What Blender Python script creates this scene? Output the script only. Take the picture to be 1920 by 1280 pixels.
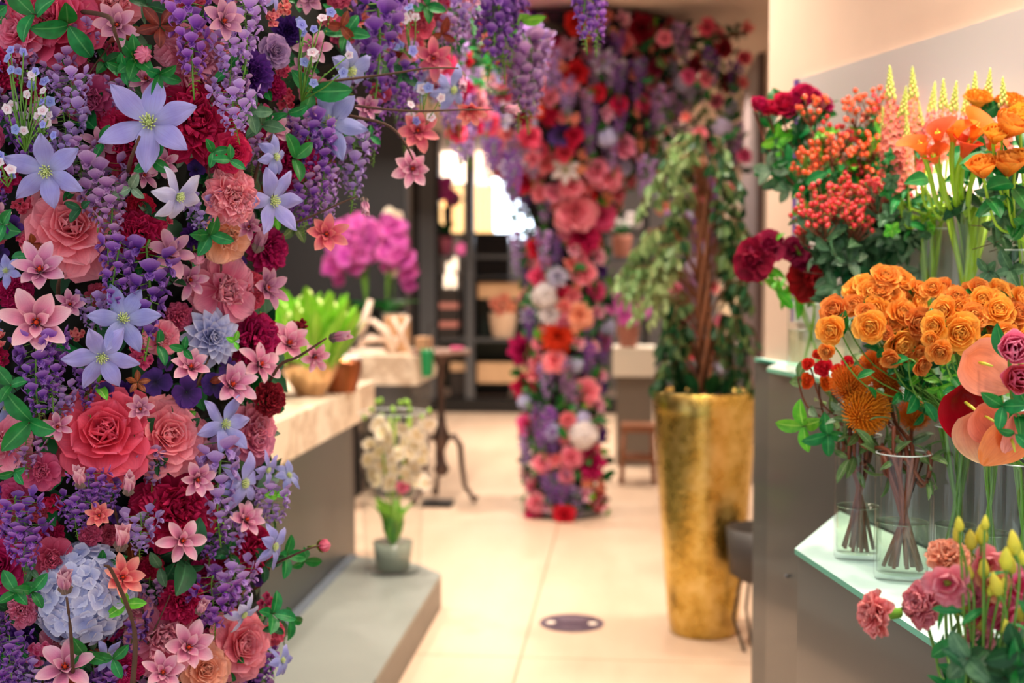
import bpy, math, random
import numpy as np
from mathutils import Vector, Matrix
R = math.radians
PI = math.pi
random.seed(7); rng = np.random.default_rng(7)
for o in list(bpy.data.objects): bpy.data.objects.remove(o)
scn = bpy.context.scene
COL = scn.collection
# ------------------------------------------------------------------ camera
F = 2350.0; EYE = 1.5; PITCH = math.atan(130 / F); YAW = R(5.35)
cd = bpy.data.cameras.new('camera'); cam = bpy.data.objects.new('camera', cd); COL.objects.link(cam)
cd.sensor_width = 36; cd.lens = F / 1920 * 36
cam.location = (0, 0, EYE); cam.rotation_euler = (PI / 2 - PITCH, 0, YAW)
cd.clip_start = .05; cd.clip_end = 100
cd.dof.use_dof = True; cd.dof.focus_distance = 2.1; cd.dof.aperture_fstop = 2.6
scn.camera = cam
# ------------------------------------------------------------------ world, exposure
w = bpy.data.worlds.new('world'); scn.world = w; w.use_nodes = True
w.node_tree.nodes['Background'].inputs[0].default_value = (.93, .96, 1, 1)
w.node_tree.nodes['Background'].inputs[1].default_value = .97
vs = scn.view_settings
vs.view_transform = 'Standard'; vs.look = 'None'; vs.gamma = 1; vs.use_curve_mapping = False; vs.exposure = .35; scn.cycles.transparent_max_bounces = 48
def area(name, loc, size, power, color, rot=(0, 0, 0), shape='DISK', size_y=None, spread=None):
    l = bpy.data.lights.new(name, 'AREA'); l.energy = power; l.color = color; l.shape = shape; l.size = size
    if size_y: l.size_y = size_y
    if spread: l.spread = spread
    o = bpy.data.objects.new(name, l); COL.objects.link(o); o.location = loc; o.rotation_euler = rot
    return o
WARM = (1, .86, .72)
CEIL = 3.0
# recessed ceiling lamps: x, y, watts
SPOTS = [(-.2, 4.0, 44), (.35, 5.3, 44), (-.9, 5.2, 50), (-1.7, 6.2, 55), (-.75, 6.9, 16), (-1.9, 8.0, 60), (-.1, 8.6, 14), (-1.2, 10.6, 60), (-.3, 11.3, 60), (.5, 12.6, 30), (.55, 9.6, 42), (-2.6, 11.6, 50), (.1, 6.4, 20),  # includes lamps added to brighten the far column and right wall
         (.75, 2.6, 26), (.62, 1.75, 20), (-.35, 2.55, 10), (.75, 3.6, 18)]
# ------------------------------------------------------------------ pixel helpers
HV = Vector((-math.sin(YAW), math.cos(YAW), 0)); HR = Vector((math.cos(YAW), math.sin(YAW), 0))
CM = cam.rotation_euler.to_matrix()
def ray(px, py): return CM @ Vector(((px - 960) / F, (640 - py) / F, -1))
def P(px, py, d):
    r = ray(px, py); return Vector((0, 0, EYE)) + r * (d / r.dot(HV))
def onz(px, py, z):
    r = ray(px, py); return Vector((0, 0, EYE)) + r * ((z - EYE) / r.z)
def onplane(px, py, p0, n):
    r = ray(px, py); c = Vector((0, 0, EYE)); return c + r * ((p0 - c).dot(n) / r.dot(n))
def CW(lat, d, z): return HV * d + HR * lat + Vector((0, 0, z))
def S(px, d): return px * d / F
# ------------------------------------------------------------------ materials
def lin(h):
    h = h.lstrip('#'); c = [int(h[i:i + 2], 16) / 255 for i in (0, 2, 4)]
    return tuple(x / 12.92 if x <= .04045 else ((x + .055) / 1.055) ** 2.4 for x in c) + (1,)
MATS = {}
def newmat(name):
    m = bpy.data.materials.new(name); m.use_nodes = True
    nt = m.node_tree; return m, nt, nt.nodes['Principled BSDF']
def ramp(nt, stops, src):
    r = nt.nodes.new('ShaderNodeValToRGB'); e = r.color_ramp.elements
    while len(e) < len(stops): e.new(.5)
    for i, (p, c) in enumerate(stops): e[i].position = p; e[i].color = lin(c) if isinstance(c, str) else c
    nt.links.new(src, r.inputs[0]); return r.outputs[0]
def attr(nt, n):
    a = nt.nodes.new('ShaderNodeAttribute'); a.attribute_name = n; return a.outputs['Fac']
def vary(nt, col, amt=.12, hue=.015):
    oi = nt.nodes.new('ShaderNodeObjectInfo'); h = nt.nodes.new('ShaderNodeHueSaturation')
    for k, (s, c) in (('Hue', (hue * 2, .5 - hue)), ('Value', (amt * 2, 1 - amt))):
        mm = nt.nodes.new('ShaderNodeMath'); mm.operation = 'MULTIPLY_ADD'; mm.inputs[1].default_value = s; mm.inputs[2].default_value = c
        nt.links.new(oi.outputs['Random'], mm.inputs[0]); nt.links.new(mm.outputs[0], h.inputs[k])
    nt.links.new(col, h.inputs['Color']); return h.outputs[0]
def mixcol(nt, fac, a, b, mode='MIX'):
    m = nt.nodes.new('ShaderNodeMix'); m.data_type = 'RGBA'; m.blend_type = mode
    for s, v in ((0, fac), (6, a), (7, b)):
        if hasattr(v, 'is_linked'): nt.links.new(v, m.inputs[s])
        else: m.inputs[s].default_value = v
    return m.outputs[2]
def noise(nt, scale, detail=3, rough=.5, vec=None):
    n = nt.nodes.new('ShaderNodeTexNoise'); n.inputs['Scale'].default_value = scale; n.inputs['Detail'].default_value = detail; n.inputs['Roughness'].default_value = rough
    if vec is None: vec = nt.nodes.new('ShaderNodeTexCoord').outputs['Object']
    nt.links.new(vec, n.inputs['Vector']); return n.outputs['Fac']
def thin(nt, b, col, amt):
    tr = nt.nodes.new('ShaderNodeBsdfTranslucent'); mx = nt.nodes.new('ShaderNodeMixShader'); mx.inputs[0].default_value = amt
    nt.links.new(col, tr.inputs[0]); nt.links.new(b.outputs[0], mx.inputs[1]); nt.links.new(tr.outputs[0], mx.inputs[2])
    nt.links.new(mx.outputs[0], nt.nodes['Material Output'].inputs[0])
def petal_mat(name, *cols, rough=.65, tr=.28):
    if name in MATS: return MATS[name]
    m, nt, b = newmat('petal ' + name)
    n = len(cols); c = ramp(nt, [(i / (n - 1), cols[i]) for i in range(n)], attr(nt, 't'))
    ab = nt.nodes.new('ShaderNodeMath'); ab.operation = 'ABSOLUTE'; nt.links.new(attr(nt, 's'), ab.inputs[0])
    c = mixcol(nt, ramp(nt, [(.55, (0, 0, 0, 1)), (1, (.55,) * 3 + (1,))], ab.outputs[0]), c, lin(cols[-1]))
    cx = nt.nodes.new('ShaderNodeCombineXYZ'); nt.links.new(attr(nt, 's'), cx.inputs[0]); nt.links.new(attr(nt, 't'), cx.inputs[1]); mp = nt.nodes.new('ShaderNodeMapping'); mp.inputs['Scale'].default_value = (7, 1.1, 1); nt.links.new(cx.outputs[0], mp.inputs['Vector'])
    c = mixcol(nt, ramp(nt, [(.35, (.5,) * 3 + (1,)), (.6, (0, 0, 0, 1))], noise(nt, 1.6, 3, .6, mp.outputs[0])), c, mixcol(nt, 1.0, c, (.80, .66, .78, 1), 'MULTIPLY'))
    nn = noise(nt, 3.5, 3); dark = mixcol(nt, 1.0, c, (.8, .76, .82, 1), 'MULTIPLY')
    c = vary(nt, mixcol(nt, nn, dark, c)); nt.links.new(c, b.inputs['Base Color'])
    b.inputs['Roughness'].default_value = rough; b.inputs['Specular IOR Level'].default_value = .25
    thin(nt, b, c, tr); MATS[name] = m; return m
def leaf_mat(name, a, bcol, vein, rough=.45):
    if name in MATS: return MATS[name]
    m, nt, b = newmat('leaf ' + name)
    nn = noise(nt, 4, 2); c = ramp(nt, [(.3, a), (.7, bcol)], nn)
    ab = nt.nodes.new('ShaderNodeMath'); ab.operation = 'ABSOLUTE'; nt.links.new(attr(nt, 's'), ab.inputs[0])
    vf = ramp(nt, [(.02, (1, 1, 1, 1)), (.12, (0, 0, 0, 1))], ab.outputs[0])
    c = vary(nt, mixcol(nt, vf, c, lin(vein)), .2, .012)
    nt.links.new(c, b.inputs['Base Color']); b.inputs['Roughness'].default_value = rough; b.inputs['Specular IOR Level'].default_value = .35
    thin(nt, b, c, .15); MATS[name] = m; return m
def plain(name, c, rough=.6, metal=0, spec=.5, nz=0, ns=8, bump=0, coat=0, emit=0):
    if name in MATS: return MATS[name]
    m, nt, b = newmat(name); c = lin(c) if isinstance(c, str) else c
    b.inputs['Base Color'].default_value = c
    if nz:
        f = noise(nt, ns, 4); d = tuple(x * (1 - nz) for x in c[:3]) + (1,)
        nt.links.new(ramp(nt, [(.3, d), (.7, c)], f), b.inputs['Base Color'])
    if bump:
        bp = nt.nodes.new('ShaderNodeBump'); bp.inputs['Strength'].default_value = bump; nt.links.new(noise(nt, ns * 3, 4), bp.inputs['Height']); nt.links.new(bp.outputs[0], b.inputs['Normal'])
    b.inputs['Roughness'].default_value = rough; b.inputs['Metallic'].default_value = metal; b.inputs['Specular IOR Level'].default_value = spec
    b.inputs['Coat Weight'].default_value = coat; b.inputs['Coat Roughness'].default_value = .08
    if emit: b.inputs['Emission Color'].default_value = c; b.inputs['Emission Strength'].default_value = emit
    MATS[name] = m; return m
def glassy(name, tint=(1, 1, 1, 1), base=.04, gl=1.0, edge=(.55, .6, .6, 1)):
    if name in MATS: return MATS[name]
    m, nt, b = newmat(name); nt.nodes.remove(b)
    lw = nt.nodes.new('ShaderNodeLayerWeight'); lw.inputs[0].default_value = .35
    tr = nt.nodes.new('ShaderNodeBsdfTransparent'); g = nt.nodes.new('ShaderNodeBsdfGlossy'); g.inputs['Roughness'].default_value = .02
    nt.links.new(mixcol(nt, ramp(nt, [(.74, (0, 0, 0, 1)), (.93, (1, 1, 1, 1))], lw.outputs['Facing']), tint, edge), tr.inputs[0])
    l2 = nt.nodes.new('ShaderNodeLayerWeight'); l2.inputs[0].default_value = .5
    f = nt.nodes.new('ShaderNodeMath'); f.operation = 'POWER'; f.inputs[1].default_value = 4; nt.links.new(l2.outputs['Facing'], f.inputs[0])
    mm = nt.nodes.new('ShaderNodeMath'); mm.operation = 'MULTIPLY_ADD'; mm.inputs[1].default_value = .5 * gl; mm.inputs[2].default_value = base
    nt.links.new(f.outputs[0], mm.inputs[0])
    mx = nt.nodes.new('ShaderNodeMixShader'); nt.links.new(mm.outputs[0], mx.inputs[0]); nt.links.new(tr.outputs[0], mx.inputs[1]); nt.links.new(g.outputs[0], mx.inputs[2])
    nt.links.new(mx.outputs[0], nt.nodes['Material Output'].inputs[0]); MATS[name] = m; return m
PC = {  # petal colours, base to tip
 'coral': ('a80f40', 'ea386c', 'f66c94'), 'salmon': ('e03860', 'f67896', 'faa6b4'), 'crimson': ('6c0622', 'ba0c46', 'dc2464'), 'red': ('8a0414', 'd01428', 'e8283c'),
 'pink': ('e83e70', 'f97c9c', 'fdb0bc'), 'hotpink': ('e02a60', 'f4588a', 'fb9ab4'), 'rosepink': ('a01844', 'd8406c', 'e86a8c'), 'peach': ('f08a50', 'f9a07a', 'fbb9a0'),
 'lavender': ('b4bce0', '9c9ee0', 'b8b8ec'), 'paleblue': ('98a6dc', 'c0c8ec', 'e2e6f6'), 'whitelilac': ('a4a0d8', 'd0cdec', 'ecebf6'), 'lilac': ('9a6cc0', 'b892d8', 'cdb4e6'), 'violet': ('4c2084', '8448b0', 'b484d0'),
 'mauve': ('7a4486', 'a878b4', 'c8a4c8'), 'darkpurple': ('120624', '3c1a68', '5a2c88'), 'magnolia': ('8c1c54', 'ee94b8', 'fcd6da'), 'magcoral': ('b81c50', 'f07080', 'fba898'), 'duskpink': ('7a2c58', 'd08aac', 'f0bcc4'),
 'darkred': ('3c0410', '880622', 'ac1036'), 'white': ('d8d8c8', 'f0ece8', 'faf6f4'), 'orangeflower': ('f06a08', 'fb8c14', 'ffae40'), 'cream': ('f0d890', 'faf0c8', 'fffae8'), 'orchid': ('b01c8c', 'd648b4', 'ec84d0'),
 'sprayorange': ('f87c10', 'ff9828', 'ffb858'), 'callaorange': ('f8b050', 'f46a24', 'f0502c'), 'callayellow': ('fbc040', 'fb8a1c', 'f87020'), 'yellowbud': ('88a020', 'd8cc20', 'f0e44c'), 'snap': ('f8a070', 'f47a68', 'f4a090'), 'tinyblue': ('7a80d8', '98a4ec', 'b4c0f4'),
 'tinywhite': ('f0a0b0', 'f0e4ea', 'fbf8fa'), 'peony2': ('f48c20', 'f8604c', 'f07088'), 'carnpink': ('e0506c', 'f07a88', 'f8a4a4'), 'carnpeach': ('f08048', 'fba274', 'fdbc98'), 'rust': ('4a1208', '8a3418', 'a84c28'), 'wine': ('3c0414', '78102c', '9c1c40'),
}
def PM(c): return petal_mat(c, *PC[c])
M_STEM = plain('green stem', '5f8f2c', .5, nz=.25); M_LIME = plain('lime stem', '9cc428', .4, nz=.15); M_TWIG = plain('brown twig', '5a3a28', .8, nz=.5, ns=30); M_CALYX = plain('calyx green', '8fae3a', .5, nz=.2)
M_BUDG = plain('young green bud', '7fae34', .5); M_DARKC = plain('dark flower heart', '3a0c18', .6); M_ORC = plain('orange heart', 'd8481c', .6); M_STAM = plain('pale green stamen', 'c8d48a', .6); M_FUZZ = plain('grey fuzzy sepal', '8e7a70', .95, nz=.3, ns=40)
M_RSTEM = plain('red brown stem', '7a3a20', .55, nz=.3)
LM = lambda k: {'green': leaf_mat('green', '0c5c24', '1a8038', '4f9a50'), 'dark': leaf_mat('dark', '0a3a1c', '145028', '2f6a3c', .55), 'grey': leaf_mat('grey', '5c7c60', '84a080', 'a0b898'), 'bright': leaf_mat('bright', '3c9a20', '6cc030', 'a4d860'),
                'rust': leaf_mat('rust', '5a1e10', '8a3a20', 'a05030'), 'lime': leaf_mat('lime', '6cb428', '98d43c', 'b4e060'), 'olive': leaf_mat('olive', '44643a', '6a8a4c', '98ac78'), 'euc': leaf_mat('euc', '2c5638', '527a54', '6a9068'), 'varieg_lit': leaf_mat('varieg_lit', '3c8038', 'b0c488', 'd0d4a0')}[k]
# ------------------------------------------------------------------ mesh builder
class MB:
    def __init__(s): s.v = []; s.f = []; s.t = []; s.s = []; s.m = []; s.n = 0
    def add(s, v, f, t=None, sd=None, m=0):
        v = np.asarray(v, float); n = len(v)
        s.v.append(v); s.f += [tuple(int(i) + s.n for i in q) for q in f]; s.m += [m] * len(f)
        s.t.append(np.zeros(n) if t is None else np.asarray(t)); s.s.append(np.ones(n) if sd is None else np.asarray(sd)); s.n += n
    def merge(s, o, M=None, m=None):
        v = np.concatenate(o.v)
        if M is not None:
            A = np.array(M); v = v @ A[:3, :3].T + A[:3, 3]
        s.v.append(v); s.f += [tuple(i + s.n for i in q) for q in o.f]; s.m += (o.m if m is None else [m] * len(o.f)); s.t.append(np.concatenate(o.t)); s.s.append(np.concatenate(o.s)); s.n += len(v)
    def box(s, a, b, m=0):
        x0, y0, z0 = a; x1, y1, z1 = b
        s.add([(x0, y0, z0), (x1, y0, z0), (x1, y1, z0), (x0, y1, z0), (x0, y0, z1), (x1, y0, z1), (x1, y1, z1), (x0, y1, z1)],
              [(0, 3, 2, 1), (4, 5, 6, 7), (0, 1, 5, 4), (1, 2, 6, 5), (2, 3, 7, 6), (3, 0, 4, 7)], m=m)
    def prism(s, pts, z0, z1, m=0):
        n = len(pts); s.add([(p[0], p[1], z0) for p in pts] + [(p[0], p[1], z1) for p in pts],
              [tuple(range(n))[::-1], tuple(range(n, 2 * n))] + [(i, (i + 1) % n, n + (i + 1) % n, n + i) for i in range(n)], m=m)
    def tube(s, pts, r, n=6, m=0, caps=True):
        pts = [Vector(p) for p in pts]; k = len(pts); rs = r if isinstance(r, (list, tuple)) else [r] * k
        V = []; up = Vector((0, 0, 1))
        for i in range(k):
            d = (pts[min(i + 1, k - 1)] - pts[max(i - 1, 0)]).normalized()
            a = d.cross(up if abs(d.z) < .95 else Vector((1, 0, 0))).normalized(); b = d.cross(a)
            for j in range(n):
                q = 2 * PI * j / n; V.append(pts[i] + (a * math.cos(q) + b * math.sin(q)) * rs[i])
        fs = [(i * n + j, i * n + (j + 1) % n, (i + 1) * n + (j + 1) % n, (i + 1) * n + j) for i in range(k - 1) for j in range(n)]
        if caps: fs += [tuple(range(n))[::-1], tuple(range((k - 1) * n, k * n))]
        s.add(V, fs, t=np.repeat(np.linspace(0, 1, k), n), m=m)
    def lathe(s, prof, n=24, m=0, c=(0, 0, 0), squash=1):
        k = len(prof); V = [(c[0] + r * math.cos(2 * PI * j / n), c[1] + r * squash * math.sin(2 * PI * j / n), c[2] + z) for r, z in prof for j in range(n)]
        s.add(V, [(i * n + j, i * n + (j + 1) % n, (i + 1) * n + (j + 1) % n, (i + 1) * n + j) for i in range(k - 1) for j in range(n)], t=np.repeat(np.linspace(0, 1, k), n), m=m)
    def ball(s, c, r, n=8, k=6, m=0, sq=1):
        s.lathe([(max(r * math.sin(PI * i / k), 1e-4), -r * sq * math.cos(PI * i / k)) for i in range(k + 1)], n, m, c)
    def petal(s, L, W, e, bend=0, cup=.3, az=0, k=1.3, q=.6, nu=6, nv=4, ruf=0, rf=3, r0=0, z0=0, bp=1.4, m=0, roll=0, origin=None, M=None, wave=0):
        u = np.linspace(0, 1, nu + 1); v = np.linspace(-1, 1, nv + 1)
        a = e - bend * u ** bp; am = (a[1:] + a[:-1]) / 2
        r = np.concatenate([[0], np.cumsum(np.cos(am))]) * L / nu; z = np.concatenate([[0], np.cumsum(np.sin(am))]) * L / nu
        wd = W * .5 * np.sin(PI * np.clip(u ** k, .015, .99)) ** q
        U, Vv = np.meshgrid(u, v, indexing='ij'); wv = wd[:, None] * Vv
        ph = rng.uniform(0, 6.28); off = cup * wd[:, None] * Vv ** 2 + ruf * np.sin(rf * PI * Vv + ph + 3 * U) * U ** 2 + wave * np.sin(7 * U + ph) * np.abs(Vv)
        rr = r0 + r[:, None] - np.sin(a)[:, None] * off; zz = z0 + z[:, None] + np.cos(a)[:, None] * off + roll * wv
        ca, sa = math.cos(az), math.sin(az)
        X = rr * ca - wv * sa; Y = rr * sa + wv * ca
        V = np.stack([X.ravel(), Y.ravel(), zz.ravel()], 1)
        if M is not None: A = np.array(M); V = V @ A[:3, :3].T + A[:3, 3]
        if origin is not None: V = V + np.array(origin)
        w1 = nv + 1
        s.add(V, [(i * w1 + j, i * w1 + j + 1, (i + 1) * w1 + j + 1, (i + 1) * w1 + j) for i in range(nu) for j in range(nv)], t=U.ravel(), sd=Vv.ravel(), m=m)
    def mesh(s, name, mats, smooth=True):
        me = bpy.data.meshes.new(name); me.from_pydata(np.concatenate(s.v).tolist(), [], s.f)
        for mt in (mats if isinstance(mats, (list, tuple)) else [mats]): me.materials.append(mt)
        if max(s.m): me.polygons.foreach_set('material_index', s.m)
        if smooth: me.polygons.foreach_set('use_smooth', [True] * len(s.f))
        for nm, arr in (('t', s.t), ('s', s.s)):
            a = me.attributes.new(nm, 'FLOAT', 'POINT'); a.data.foreach_set('value', np.concatenate(arr).astype(np.float32))
        me.update(); return me
def link(name, me, parent=None, loc=None, M=None):
    o = bpy.data.objects.new(name, me); COL.objects.link(o)
    if parent is not None: o.parent = parent
    if loc is not None: o.location = loc
    if M is not None: o.matrix_local = M
    return o
def obj(name, mb, mats, parent=None, smooth=False, loc=None): return link(name, mb.mesh(name, mats, smooth), parent, loc)
def tag(o, label=None, cat=None, group=None, kind=None):
    if label: o['label'] = label
    if cat: o['category'] = cat
    if group: o['group'] = group
    if kind: o['kind'] = kind
    return o
def thing(name, label, cat, M=None, loc=(0, 0, 0), group=None):
    o = link(name, None); o.empty_display_size = .02
    if M is not None: o.matrix_world = M
    else: o.location = loc
    return tag(o, label, cat, group)
def struct(name, mb, mats, smooth=False): return tag(obj(name, mb, mats, None, smooth), kind='structure')
# ------------------------------------------------------------------ flower part meshes, unit radius, facing +Z
U = rng.uniform
GA = 2.39996
def b_rose(N=30, hi=True):
    b = MB(); nu, nv = (6, 6) if hi else (3, 3)
    for i in range(N):
        f = i / (N - 1); az = i * GA + U(-.2, .2)
        b.petal(.36 + .62 * f ** 1.1, .42 + .72 * f, R(86 - 74 * f ** .85 + U(-5, 5)), R(-38 + 98 * f), .75 - .5 * f, az, k=1.75, q=.5, nu=nu, nv=nv, ruf=.015 + .05 * f, rf=2 + U(0, 2), r0=.015 + .10 * f, z0=.12 - .2 * f)
    return b
def b_ruffle(N=85, hi=True, w=.42, dome=1.0):
    b = MB(); nu, nv = (5, 6) if hi else (3, 2)
    for i in range(N):
        f = (i / (N - 1)); az = i * GA + U(-.4, .4)
        b.petal(.62 + .30 * f + U(-.05, .07), w * (.8 + .5 * f), R(88 - 95 * f ** .9 + U(-12, 12)), R(U(-25, 40)), U(.1, .9), az, k=2.1, q=.42, nu=nu, nv=nv, ruf=.05 + .03 * U(0, 1), rf=U(2.5, 5), r0=.05 + .06 * f, z0=-.12 * dome, roll=U(-.4, .4))
    return b
def b_camellia(N=46, hi=True):   # peony: broad guard petals and a crowded centre
    b = MB(); nu, nv = (6, 6) if hi else (3, 3)
    for i in range(N):
        f = i / (N - 1); az = i * GA + U(-.3, .3)
        if f > .7: b.petal(.98 + U(-.05, .05), .85, R(8 + U(-8, 12)), R(U(-5, 35)), .25, az, k=1.8, q=.45, nu=nu, nv=nv, ruf=.06, rf=3, r0=.05, z0=-.14)
        else: b.petal(.5 + .28 * f + U(-.05, .05), .42, R(90 - 70 * f + U(-14, 14)), R(U(-40, 30)), .7, az, k=1.9, q=.45, nu=nu, nv=nv, ruf=.06, rf=3.5, r0=.04 + .05 * f, z0=-.05, roll=U(-.4, .4))
    return b
def b_dahlia(N=60, hi=True):
    b = MB(); nu, nv = (5, 2) if not hi else (5, 4)
    for i in range(N):
        f = i / (N - 1); b.petal(.45 + .52 * f, .30 + .12 * f, R(86 - 90 * f ** .9 + U(-6, 6)), R(-20 + 45 * f), .7, i * GA, k=1.2, q=.7, nu=nu, nv=nv, r0=.03, ruf=.02, z0=-.05)
    return b
def b_clematis(n=6, hi=True, back=30):
    b = MB(); o = U(0, 6.28)
    for i in range(n):
        b.petal(.98 + U(-.06, .05), .46, R(26 + U(-10, 10)), R(back + U(-12, 30)), -.3, o + i * 2 * PI / n + U(-.14, .14), k=.95, q=.8, nu=10, nv=6, ruf=.03, rf=2, r0=.04, wave=.05, bp=U(1, 1.8), roll=U(-.35, .35))
    return b
def b_stamens(n=26, h=.22, m=0):
    b = MB()
    for i in range(n):
        a = i * GA; r = .14 * math.sqrt(i / n)
        b.tube([(r * .6 * math.cos(a), r * .6 * math.sin(a), 0), (r * 1.3 * math.cos(a), r * 1.3 * math.sin(a), h * (1 - .4 * i / n))], [.012, .016], 4)
    b.ball((0, 0, .02), .07, 8, 5); return b
def b_star(n=7, openn=35, hi=True):
    b = MB(); o = U(0, 6.28)
    for i in range(n):
        b.petal(.95 + U(-.15, .05), .44 + U(-.04, .06), R(openn + U(-14, 16)), R(U(-10, 45)), .5, o + i * 2 * PI / n + U(-.12, .12), k=1.15, q=.62, nu=8, nv=6, r0=.06, z0=-.02, wave=.025, roll=U(-.3, .3))
    for i in range(3):
        b.petal(.6, .3, R(62 + U(-8, 8)), R(10), .4, o + .5 + i * 2.1, k=1.15, q=.62, nu=5, nv=4, r0=.05)
    return b
def b_floret(b, c, axis, s, m=0):        # sweet-pea floret
    z = Vector(axis).normalized(); M = Matrix.Translation(c) @ z.to_track_quat('Z', 'Y').to_matrix().to_4x4() @ Matrix.Scale(s, 4)
    b.petal(1.0, 1.25, R(50), R(45), -.25, PI / 2, k=1.5, q=.45, nu=3, nv=4, M=M, m=m)
    for a in (-.35, PI + .35): b.petal(.7, .5, R(35), R(-30), .7, a - .9 * (1 if a < 0 else -1), k=1.4, q=.55, nu=3, nv=2, M=M, m=m)
    b.petal(.55, .4, R(50), R(-40), .9, -PI / 2, k=1.3, q=.6, nu=3, nv=2, M=M, m=m)
def b_raceme(n=30, fat=.2, seed=0):       # hangs 1 unit along -Z
    fl = MB(); st = MB(); gb = MB()
    path = [(0, 0, .06)] + [(.03 * math.sin(5 * k / 8 + seed), .03 * math.cos(4 * k / 8 + seed), -k / 8) for k in range(9)]
    st.tube(path, [.012] * 5 + [.009] * 5, 5)
    for i in range(n):
        f = i / n; z = -.02 - .8 * f; r = fat * (1 - .72 * f) * U(.75, 1.1); a = i * GA + U(-.3, .3)
        c = (r * math.cos(a), r * math.sin(a), z + .02)
        b_floret(fl, c, (math.cos(a), math.sin(a), U(-.35, .2)), (.165 - .085 * f) * U(.85, 1.15) * (fat / .2) ** .45)
        st.tube([(0, 0, z + .05), c], .005, 4)
    for i in range(12):
        f = i / 12; a = i * GA; z = -.72 - .27 * f; L = .06 * (1 - .5 * f)
        gb.petal(L * 1.5, L * .55, R(20), R(60), .6, a, k=1, q=.7, nu=3, nv=2, z0=z)
    return fl, st, gb
def b_hydra(n=70, hi=True):
    b = MB()
    for i in range(n):
        z = 1 - 1.35 * (i + .5) / n; r = math.sqrt(max(0, 1 - z * z)); a = i * GA; d = Vector((r * math.cos(a), r * math.sin(a), z))
        M = Matrix.Translation(d * .82 * U(.92, 1.06)) @ (d + Vector((U(-.3, .3), U(-.3, .3), U(-.3, .3)))).normalized().to_track_quat('Z', 'Y').to_matrix().to_4x4()
        o = U(0, 6)
        for k in range(4): b.petal(.26, .27, R(18), R(U(-5, 45)), .15, o + k * PI / 2, k=1.4, q=.45, nu=3, nv=2, M=M, z0=.02)
    return b
def b_leaf(L=1, W=.45, bend=35, e=15, k=.95, q=.75, nu=7, nv=4):
    b = MB(); b.petal(L, W, R(e), R(bend), .35, 0, k=k, q=q, nu=nu, nv=nv, ruf=.015, rf=2); return b
def b_bud(): # closed magnolia bud along +Z
    b = MB()
    for i in range(5): b.petal(1.25, .55, R(80), R(-16 + 6 * i), .8, i * GA, k=1.1, q=.7, nu=6, nv=4, r0=.06)
    c = MB()
    for i in range(4): c.petal(.62, .55, R(72), R(-25), .7, i * PI / 2, k=1.1, q=.6, nu=4, nv=4, r0=.02, z0=-.12)
    return b, c
def b_roundbud():
    b = MB()
    for i in range(10):
        f = i / 9; b.petal(1.2 * (1 + .0 * f), .9, R(52 + 12 * (1 - f)), R(-105 + 22 * (1 - f)), .55, i * GA, k=1.25, q=.5, nu=6, nv=5, z0=-.7, r0=.1)
    c = MB()
    for i in range(5): c.petal(.75, .5, R(15), R(-70), .5, i * 2 * PI / 5, k=1, q=.6, nu=4, nv=3, z0=-.78, r0=.0)
    c.tube([(0, 0, -.75), (.1, 0, -1.6)], .07, 6); return b, c
_C = {}
def cached(key, fn):
    if key not in _C: _C[key] = fn()
    return _C[key]
def part_mesh(key, fn, mat, name):
    def mk():
        b = cached(('mb', key), fn); return b.mesh(name, mat)
    return cached(('me', key, mat.name), mk)
def orient(loc, d, roll, s):
    q = Vector(d).normalized().to_track_quat('Z', 'Y').to_matrix().to_4x4()
    return Matrix.Translation(loc) @ q @ Matrix.Rotation(roll, 4, 'Z') @ Matrix.Scale(s, 4)
def facing(tx, ty, loc):
    v = (Vector((0, 0, EYE)) - Vector(loc)).normalized(); r = v.cross(Vector((0, 0, -1))).normalized() ; r = HR
    return (v + r * tx + Vector((0, 0, ty))).normalized()
KINDN = {'rose': 'rose', 'ruffle': 'carnation', 'camellia': 'peony', 'dahlia': 'dahlia', 'clematis': 'clematis', 'star': 'magnolia', 'hydra': 'hydrangea', 'bud': 'magnolia_bud', 'roundbud': 'camellia_bud', 'wist': 'wisteria', 'pea': 'sweet_pea', 'blossom': 'cherry_blossom', 'pansy': 'pansy', 'side': 'clematis', 'orchid': 'orchid'}
def b_pansy():
    b = MB()
    for a, L, W in ((80, .9, 1.0), (110, .9, 1.0), (10, .85, .9), (170, .85, .9), (270, .95, 1.1)): b.petal(L, W, R(20), R(30), .1, R(a), k=1.6, q=.45, nu=4, nv=4, ruf=.07, rf=3, r0=.02)
    return b
def b_blossoms(n=7):
    b = MB()
    for i in range(n):
        a = i * GA; r = .62 * math.sqrt(i / n); M = Matrix.Translation((r * math.cos(a), r * math.sin(a), .3 - .4 * r)) @ Matrix.Rotation(U(-.6, .6), 4, 'X') @ Matrix.Rotation(U(-.6, .6), 4, 'Y')
        for k in range(9): b.petal(.26 + .14 * (k % 2), .32, R(30 + 25 * (k > 4)), R(20), .2, k * GA, k=1.5, q=.5, nu=3, nv=3, ruf=.02, M=M)
    return b
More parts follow.
